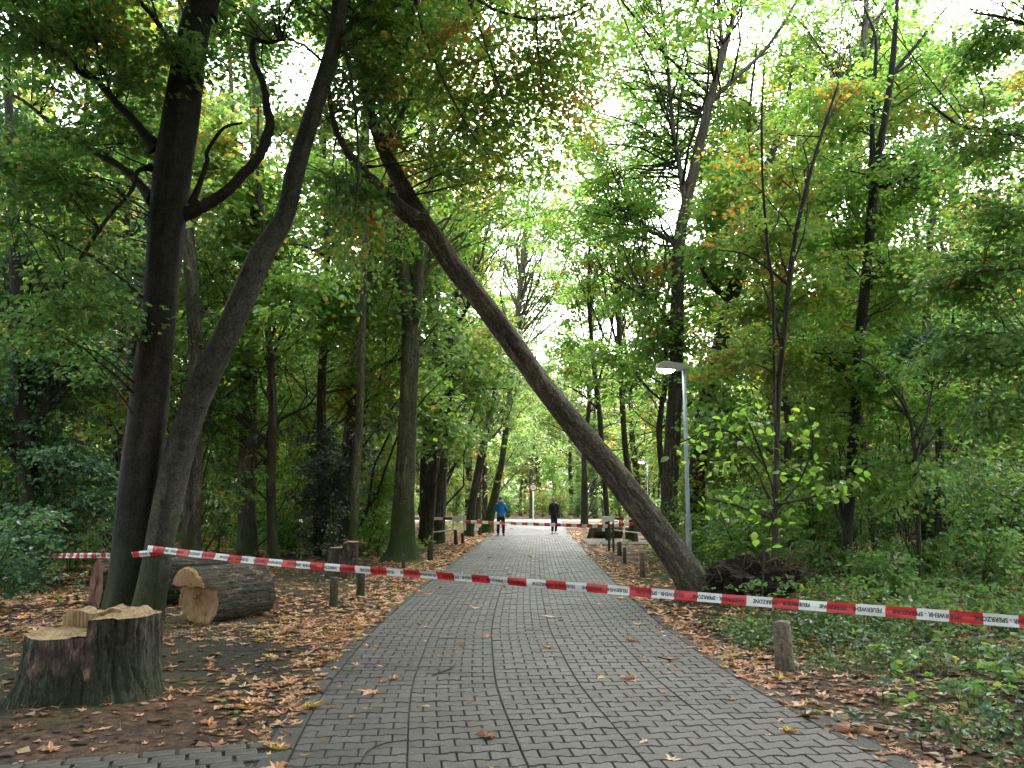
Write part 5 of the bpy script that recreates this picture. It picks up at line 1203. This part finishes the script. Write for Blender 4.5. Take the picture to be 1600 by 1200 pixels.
def person(label, px, py, h, face, arms, torso_m, leg_m, shoe_m, hair_m, bow=0.0, stance=.11, hood=None):
    """face=+1: looks away from the camera; -1: looks towards it. Local +Y is forward of the figure."""
    p = G(px, py); t = thing('person', label, 'person', (p[0], p[1], .016)); k = h/1.75
    t.rotation_euler = (0, 0, 0 if face > 0 else math.pi); t.scale = (k, k, k)
    st = stance; hb = bow
    # body: one continuous skinned surface with head, neck, torso, arms, legs
    V = [(0, 0, .96), (0, 0, 1.12), (0, .0, 1.32), (0, .0, 1.44), (0, hb*.5, 1.53), (0, hb, 1.60), (0, hb*1.2, 1.68)]
    R = [(.12, .09), (.115, .085), (.14, .09), (.09, .07), .05, (.07, .085), (.068, .08)]
    E = [(i, i+1) for i in range(6)]
    for s, ar in ((-1, arms[0]), (1, arms[1])):
        b = len(V); V += [(s*.18, 0, 1.42)]+ar; R += [.06, .048, .04, .032]; E += [(3, b), (b, b+1), (b+1, b+2), (b+2, b+3)]
        b = len(V); V += [(s*st*.8, 0, .86), (s*st, .02, .49), (s*st, -.01, .10), (s*st*1.15, .10, .05)]; R += [.095, .062, .045, .04]; E += [(0, b), (b, b+1), (b+1, b+2), (b+2, b+3)]
    obj('body', skin_mesh(V, E, R, M['skin'], 'body'), t)
    # jacket
    V = [(0, 0, .79), (0, 0, .96), (0, .0, 1.15), (0, 0, 1.32), (0, 0, 1.43), (0, hb*.4, 1.53)]
    R = [(.19, .14), (.19, .14), (.185, .135), (.185, .13), (.135, .105), (.082, .092)]; E = [(i, i+1) for i in range(5)]
    for s, ar in ((-1, arms[0]), (1, arms[1])):
        b = len(V); V += [(s*.165, 0, 1.40)]+[ar[0], ar[1], ar[2]]; R += [.08, .07, .055, .045]; E += [(4, b), (b, b+1), (b+1, b+2), (b+2, b+3)]
    obj('jacket', skin_mesh(V, E, R, torso_m, 'jacket'), t)
    V = [(0, 0, .95), (0, 0, .88)]; R = [(.165, .125), (.16, .12)]; E = [(0, 1)]
    for s in (-1, 1):
        b = len(V); V += [(s*st*.85, 0, .78), (s*st, .015, .49), (s*st, -.005, .20), (s*st, -.005, .075)]; R += [.105, .080, .068, .072]; E += [(1, b), (b, b+1), (b+1, b+2), (b+2, b+3)]
    obj('trousers', skin_mesh(V, E, R, leg_m, 'trousers'), t)
    for s in (-1, 1):
        ell('shoe', (s*st*1.1, .06, .045), (.055, .145, .05), shoe_m, t, 2, lambda v: setattr(v.co, 'z', max(v.co.z, -.85)))
    # head
    def hf(v):
        if v.co.z < 0: v.co.x *= 1+.22*v.co.z; 
    hd = ell('head', (0, hb+.015, 1.64), (.077, .098, .118), M['skin'], t, 3, hf)
    ell('nose', (0, hb+.113, 1.628), (.012, .02, .022), M['skin'], hd, 1)
    for s in (-1, 1):
        ell('eye', (s*.03, hb+.098, 1.652), (.014, .012, .008), M['shoe_dark'], hd, 1); ell('ear', (s*.077, hb+.01, 1.635), (.012, .022, .033), M['skin'], hd, 1)
    ell('mouth', (0, hb+.10, 1.585), (.024, .012, .006), M['signred'], hd, 1)
    def hr_(v):
        if v.co.y > .35 and v.co.z < .45: v.co.y = .35
        if v.co.z < -.45: v.co.z = -.45
        v.co *= 1+.06*math.sin(v.co.x*17+v.co.z*13)
    ell('hair', (0, hb-.005, 1.672), (.096, .112, .118), hair_m, t, 3, hr_)
    if hood:
        ell('hood', (0, hb-.105, 1.535), (.135, .085, .095), hood, t, 3, lambda v: setattr(v.co, 'z', v.co.z*(1+.25*math.sin(v.co.x*3))))
    return t, p
def hand(t, w, d, m):
    """five-fingered hand at wrist w pointing along d"""
    w = Vector(w); d = Vector(d).normalized(); s = d.cross(Vector((0, 0, 1))).normalized(); n = s.cross(d)
    V = [w, w+d*.05, w+d*.085]; R = [(.026, .018), (.038, .016), (.036, .014)]; E = [(0, 1), (1, 2)]
    for i, (o, ln) in enumerate(((-.03, .06), (-.01, .075), (.01, .08), (.03, .07))):
        b = len(V); V += [w+d*.09+s*o, w+d*(.09+ln*.5)+s*o-n*.01, w+d*(.09+ln)+s*o*1.1-n*.035]; R += [.010, .009, .007]; E += [(2, b), (b, b+1), (b+1, b+2)]
    b = len(V); V += [w+d*.04-s*.045, w+d*.075-s*.065-n*.015]; R += [.012, .009]; E += [(1, b), (b, b+1)]
    obj('hand', skin_mesh(V, E, R, m, 'hand', 1), t)
arms = [[(-.25, .02, 1.14), (-.15, .22, 1.12), (-.07, .30, 1.17)], [(.26, .02, 1.14), (.20, .22, 1.12), (.10, .30, 1.17)]]
t, p = person('person in a bright blue jacket with a grey hood, seen from behind', 782.5, 837.5, 1.74, 1, arms, M['blue'], M['navy'], M['shoe_dark'], M['hair_dark'], .06, .12, M['greycloth'])
for s in (-1, 1): hand(t, (s*.075, .30, 1.17), (-s*.5, .6, .5), M['skin'])
arms = [[(-.215, -.03, 1.15), (-.19, .08, .96), (-.14, .13, .88)], [(.215, -.03, 1.15), (.19, .08, .96), (.13, .14, .90)]]
t, p = person('fair haired person in black jacket and white shoes facing this way, hands in pockets', 866, 834, 1.72, -1, arms, M['black'], M['navy'], M['shoe_white'], M['hair_fair'], .01, .085)


#__LITTER__
# ------------------------------------------------------------------ fallen leaves, grass, ground ivy
STAR = []
for k in range(5):
    a = math.pi/2+(k-2)*1.02; tip = (1.0, .92, .62)[abs(k-2)]
    STAR.append((a-.30, tip*.62)); STAR.append((a, tip))
    if k < 4: STAR.append((a+.51, .34))
STAR = [(-math.pi/2, .42)]+[(-math.pi/2+.5, .30)]+STAR[0:]+[(math.pi*1.5-.5, .30)]
star = np.array([(r*math.cos(a), r*math.sin(a)) for a, r in STAR])
OAK = np.array([(0, -.95), (.14, -.55), (.34, -.50), (.20, -.20), (.50, -.02), (.28, .22), (.42, .50), (.16, .62), (0, .95), (-.16, .62), (-.42, .50), (-.28, .22), (-.50, -.02), (-.20, -.20), (-.34, -.50), (-.14, -.55)])
SIMPLE = np.array([(0, -.8), (.38, -.2), (.85, .1), (.35, .35), (0, 1), (-.35, .35), (-.85, .1), (-.38, -.2)])
def litter_mesh(name, P, size, rg, shape, m, curl=.24):
    k = len(P); n = len(shape); yaw = rg.uniform(0, 6.28, k); c, s = np.cos(yaw)[:, None], np.sin(yaw)[:, None]
    S = (size*np.clip(rg.lognormal(-.12, .38, k), .3, 1.6))[:, None]
    asp = rg.uniform(.7, 1.05, k)[:, None]
    x, y = shape[None, :, 0]*asp, shape[None, :, 1]+0*asp
    cu = rg.normal(.12, curl, (k, 1)); cv = rg.normal(.1, curl, (k, 1))
    z = cu*x*x+cv*y*y+rg.normal(0, .06, (k, n)); z -= z.min(1, keepdims=True)*.8
    V = np.stack([P[:, 0:1]+S*(c*x-s*y), P[:, 1:2]+S*(s*x+c*y), P[:, 2:3]+S*z*.8+.004], -1)
    ctr = V.mean(1, keepdims=True); ctr[:, 0, 2] = P[:, 2]+.004
    V = np.concatenate([V, ctr], 1).reshape(-1, 3); b = (np.arange(k)*(n+1))[:, None]; j = np.arange(n)[None]
    return npmesh(name, V, [np.stack([b+j, b+(j+1) % n, np.broadcast_to(b+n, (k, n))], -1).reshape(-1, 3)], m)
rg = np.random.default_rng(99)
def inpath(x, y): return np.abs(x-cx(y)) < HW+.2
def scatter(n, y0, y1, dens):
    """rejection sampling in the camera's ground wedge with weight dens(x,y)"""
    y = np.sqrt(rg.uniform(y0*y0, y1*y1, n)); x = rg.uniform(-1, 1, n)*(.68*y+1.2)
    keep = rg.random(n) < dens(x, y); x, y = x[keep], y[keep]
    return np.stack([x, y, np.where(inpath(x, y), .016, gz(x, y))], -1)
def dens_floor(x, y):
    e = x-cx(y); off = np.abs(e)-(HW+.05); left = e < 0
    d = np.where(left, np.clip(.95*np.exp(-(off/1.0)**2)+.30*np.exp(-(off/2.0)**2)+.16, 0, 1), .85*np.exp(-(off/.6)**2)+.20)
    d = d*(.75+.5*vnoise(x, y, 1.3, 8)*.6)
    far = np.where(left & (x < -5), .65, 0)*(y > 9); d = np.maximum(d, far)
    d = np.where((x > 5) & (y > 9), np.maximum(d, .5), d)
    d = np.where((x < -2.2) & (x > -5.5) & (y < 9.5), d*.33, d)
    d = np.where((y < 5.5) & (x < -1.5), .14, d)
    return np.where(off < 0, 0, d)
def dens_path(x, y):
    e = (x-cx(y)); off = HW+.2-np.abs(e)
    return np.where(off < 0, 0, .55*np.exp(-(off/.16)**2)+.20*np.exp(-(off/.5)**2)+.048+np.where(y > 16, .03*np.exp(-(off/1.0)**2), 0))
# single leaves nearest to the camera, each its own piece of the floor or path
lmesh = {}
def leaf_meshes(m, tagname):
    r = []
    for k in range(9):
        r.append(litter_mesh('leaf', np.zeros((1, 3)), 1.0, np.random.default_rng(700+k), (star, OAK, star)[k % 3], m, .26))
    return r
LM = leaf_meshes(M['litter'], 'a')
def singles(P, parent, n, size):
    o = np.argsort(P[:, 1]); take = o[:n]
    for j in take:
        ob = bpy.data.objects.new('leaf', LM[rg.integers(0, 9)]); COL.objects.link(ob); ob.parent = parent
        s = size*rg.uniform(.55, 1.25); ob.location = P[j]; ob.scale = (s, s, s*rg.uniform(.6, 1.3)); ob.rotation_euler = (rg.normal()*.12, rg.normal()*.12, rg.uniform(0, 6.28))
    return P[o[n:]]
Pf = scatter(15000, 4.9, 11.5, dens_floor); Pp = scatter(4200, 4.9, 11.5, dens_path)
Pf = singles(Pf, floor_, 300, .085); Pp = singles(Pp, path, 300, .075)
parts = [litter_mesh('fallen_leaves', Pf, .082, rg, star, M['litter'])]
obj('fallen_leaves', parts[0], kind='stuff')
if len(Pp): obj('fallen_leaves', litter_mesh('fallen_leaves', Pp, .07, rg, star, M['litter']), kind='stuff')
Pm = np.vstack([scatter(42000, 11.5, 24, dens_floor), scatter(5000, 11.5, 24, dens_path)])
obj('fallen_leaves', litter_mesh('fallen_leaves', Pm, .082, rg, SIMPLE, M['litter']), kind='stuff')
Pq = np.vstack([scatter(42000, 24, 48, dens_floor), scatter(6000, 24, 48, dens_path)])
obj('fallen_leaves', litter_mesh('fallen_leaves', Pq, .11, rg, SIMPLE[[0, 2, 4, 6]], M['litter']), kind='stuff')
# older, darker, smaller leaves underneath
Po = np.vstack([scatter(26000, 4.9, 14, lambda x, y: np.where(np.abs(x-cx(y)) < HW+.22, 0, np.where((x < -2.2) & (x > -5.5) & (y < 10), .25, .8)))])
obj('old_fallen_leaves', litter_mesh('old_fallen_leaves', Po, .045, rg, SIMPLE[[0, 2, 4, 6]], M['litter_old'], .2), kind='stuff')

# grass and moss tufts
def grass(n, y0, y1, dens, h, name='grass'):
    P = scatter(n, y0, y1, dens); k = len(P); a = rg.uniform(0, 6.28, k); d = np.stack([np.cos(a), np.sin(a), 0*a], -1)
    H = (h*rg.uniform(.4, 1.3, k))[:, None]; wv = np.stack([-d[:, 1], d[:, 0], 0*a], -1)*.004
    bend = d*H*rg.uniform(.2, .9, k)[:, None]
    V = np.stack([P-wv, P+wv, P+bend*.5+wv*.7+[0, 0, 1]*H*.65, P+bend+[0, 0, 1]*H], 1).reshape(-1, 3)
    b = (np.arange(k)*4)[:, None]
    obj(name, npmesh(name, V, [b+np.arange(4)[None]], M['grass']), kind='stuff')
def dg(x, y):
    e = x-cx(y); off = np.abs(e)-(HW+.25)
    n = vnoise(x, y, 1.1, 12)
    l = np.where((e < 0) & (off > .7) & (off < 4.5), np.clip(.25+.5*n, 0, 1), 0)
    r = np.where((e > 0) & (off > .25) & (off < 3.2), np.clip(.35+.5*n, 0, 1), 0)
    return np.where(y < 6.0, r, l+r)*np.clip((y-4)/3, 0, 1)
grass(60000, 5, 22, dg, .055)
# ground ivy and seedlings on the right verge
def ivy(n, y0, y1, dens, size, h, name, m, lk='q2'):
    P = scatter(n, y0, y1, dens); k = len(P); L = Leaves(); a = rg.uniform(0, 6.28, k)
    O = P+np.c_[0*a, 0*a, rg.uniform(.02, h, k)]
    L.sprays(O, np.c_[np.cos(a), np.sin(a), rg.normal(.1, .25, k)], .16, 6, size, rg, .1, .4, .5)
    obj(name, L.mesh(name, m, lk, .42), kind='stuff')
def di(x, y):
    e = x-cx(y); n = vnoise(x, y, 1.0, 21)
    return np.where((e > HW+.55) & (e < HW+5.5), np.clip(.52+.5*n, 0, 1), 0)
ivy(17000, 5, 11, di, .042, .16, 'ground_ivy', M['leaf_ivy'])
def d2(x, y):
    e = x-cx(y); n = vnoise(x, y, .8, 51)
    return np.where(e > HW+.9, np.clip(.42+.6*n, 0, 1)*np.clip((e-HW-.6)/1.2, .25, 1), 0)
ivy(8500, 6.0, 12.5, d2, .07, .42, 'undergrowth', M['leaf_beech'])
def dl(x, y):
    e = x-cx(y); n = vnoise(x, y, .9, 31)
    r = np.where((e > HW+1.2), np.clip(.25+.6*n, 0, 1), 0); l = np.where((e < -HW-2.6) & (y > 12), np.clip(.10+.5*n, 0, 1)*.7, 0)
    return r+l
ivy(12000, 9.5, 24, dl, .06, .42, 'undergrowth', M['leaf_ivy'])
ivy(7000, 22, 50, lambda x, y: np.where(np.abs(x-cx(y)) > HW+1.2, np.clip(.3+.5*vnoise(x, y, .7, 41), 0, 1), 0)*np.where((y > 29) & (y < 36) & (x > 0), 0, 1), .11, .4, 'undergrowth', M['leaf_far'], 'q1')
# maple seedlings close on the right, each a small plant
sm = []
for k in range(3):
    sm.append(litter_mesh('leaf', np.zeros((1, 3)), 1.0, np.random.default_rng(800+k), star, M['seedling'], .12))
proto = None
for i, (a, b, h) in enumerate([(1440, 1040, .28), (1530, 1030, .34), (1500, 1100, .26), (1380, 1075, .2), (1580, 1060, .3), (1300, 1010, .3), (1560, 1130, .2), (1440, 1150, .14), (1330, 1120, .14), (1590, 990, .42), (1480, 985, .36)]):
    p = G(a, b+20); t = thing('maple_seedling', 'small dull green maple seedling among the leaves at the lower right', 'seedling', tuple(gpt(p[0], p[1])), 'maple seedlings on the right verge')
    tb = Tubes(); ls_ = []
    for k in range(5):
        an = rg.uniform(0, 6.28); r = rg.uniform(.03, .11); e = np.array([r*math.cos(an), r*math.sin(an), h*rg.uniform(.6, 1)])
        tb.add(catmull([np.array([0, 0, -.03]), np.array([0, 0, h*.4]), e], 5), [.003, .0025, .002, .002, .0015], 4); ls_.append((e, an))
    obj('stem', tb.mesh('stem', M['bark_far']), t)
    for e, an in ls_:
        o = obj('leaf', sm[rg.integers(0, 3)], t); s = rg.uniform(.075, .12); o.location = e; o.scale = (s, s, s); o.rotation_euler = (rg.normal()*.25, rg.normal()*.25, an-math.pi/2)
# twigs on the path
for i, pl in enumerate([[(562, 1200), (575, 1180), (600, 1168), (640, 1162)], [(676, 1060), (690, 1054), (706, 1048), (712, 1041)], [(1028, 1030), (1045, 1034), (1062, 1032)]]):
    tb = Tubes(); P = [G(a, b) for a, b in pl]
    for q in P: q[2] = .024
    tb.add(catmull(P, 12), np.linspace(.007, .003, 12), 6, .2, seed=i)
    o = obj('fallen_twig', tb.mesh('fallen_twig', M['twig'])); tag(o, ('long dark curved twig lying at the bottom of the path', 'small crooked twig in the middle of the path', 'short twig near the right path edge')[i], 'twig')

# pairs that would read alike: say which is the nearer one
by = {}
for o in SC.objects:
    if o.parent is None and o.get('label') and o.get('group') and o.get('kind') is None: by.setdefault(o['label'], []).append(o)
for lab, os_ in by.items():
    if len(os_) == 2 and 'lamp' not in lab and 'deep in' not in lab:
        os_.sort(key=lambda o: o.location.y)
        os_[0]['label'] = 'nearer '+lab; os_[1]['label'] = 'farther '+lab
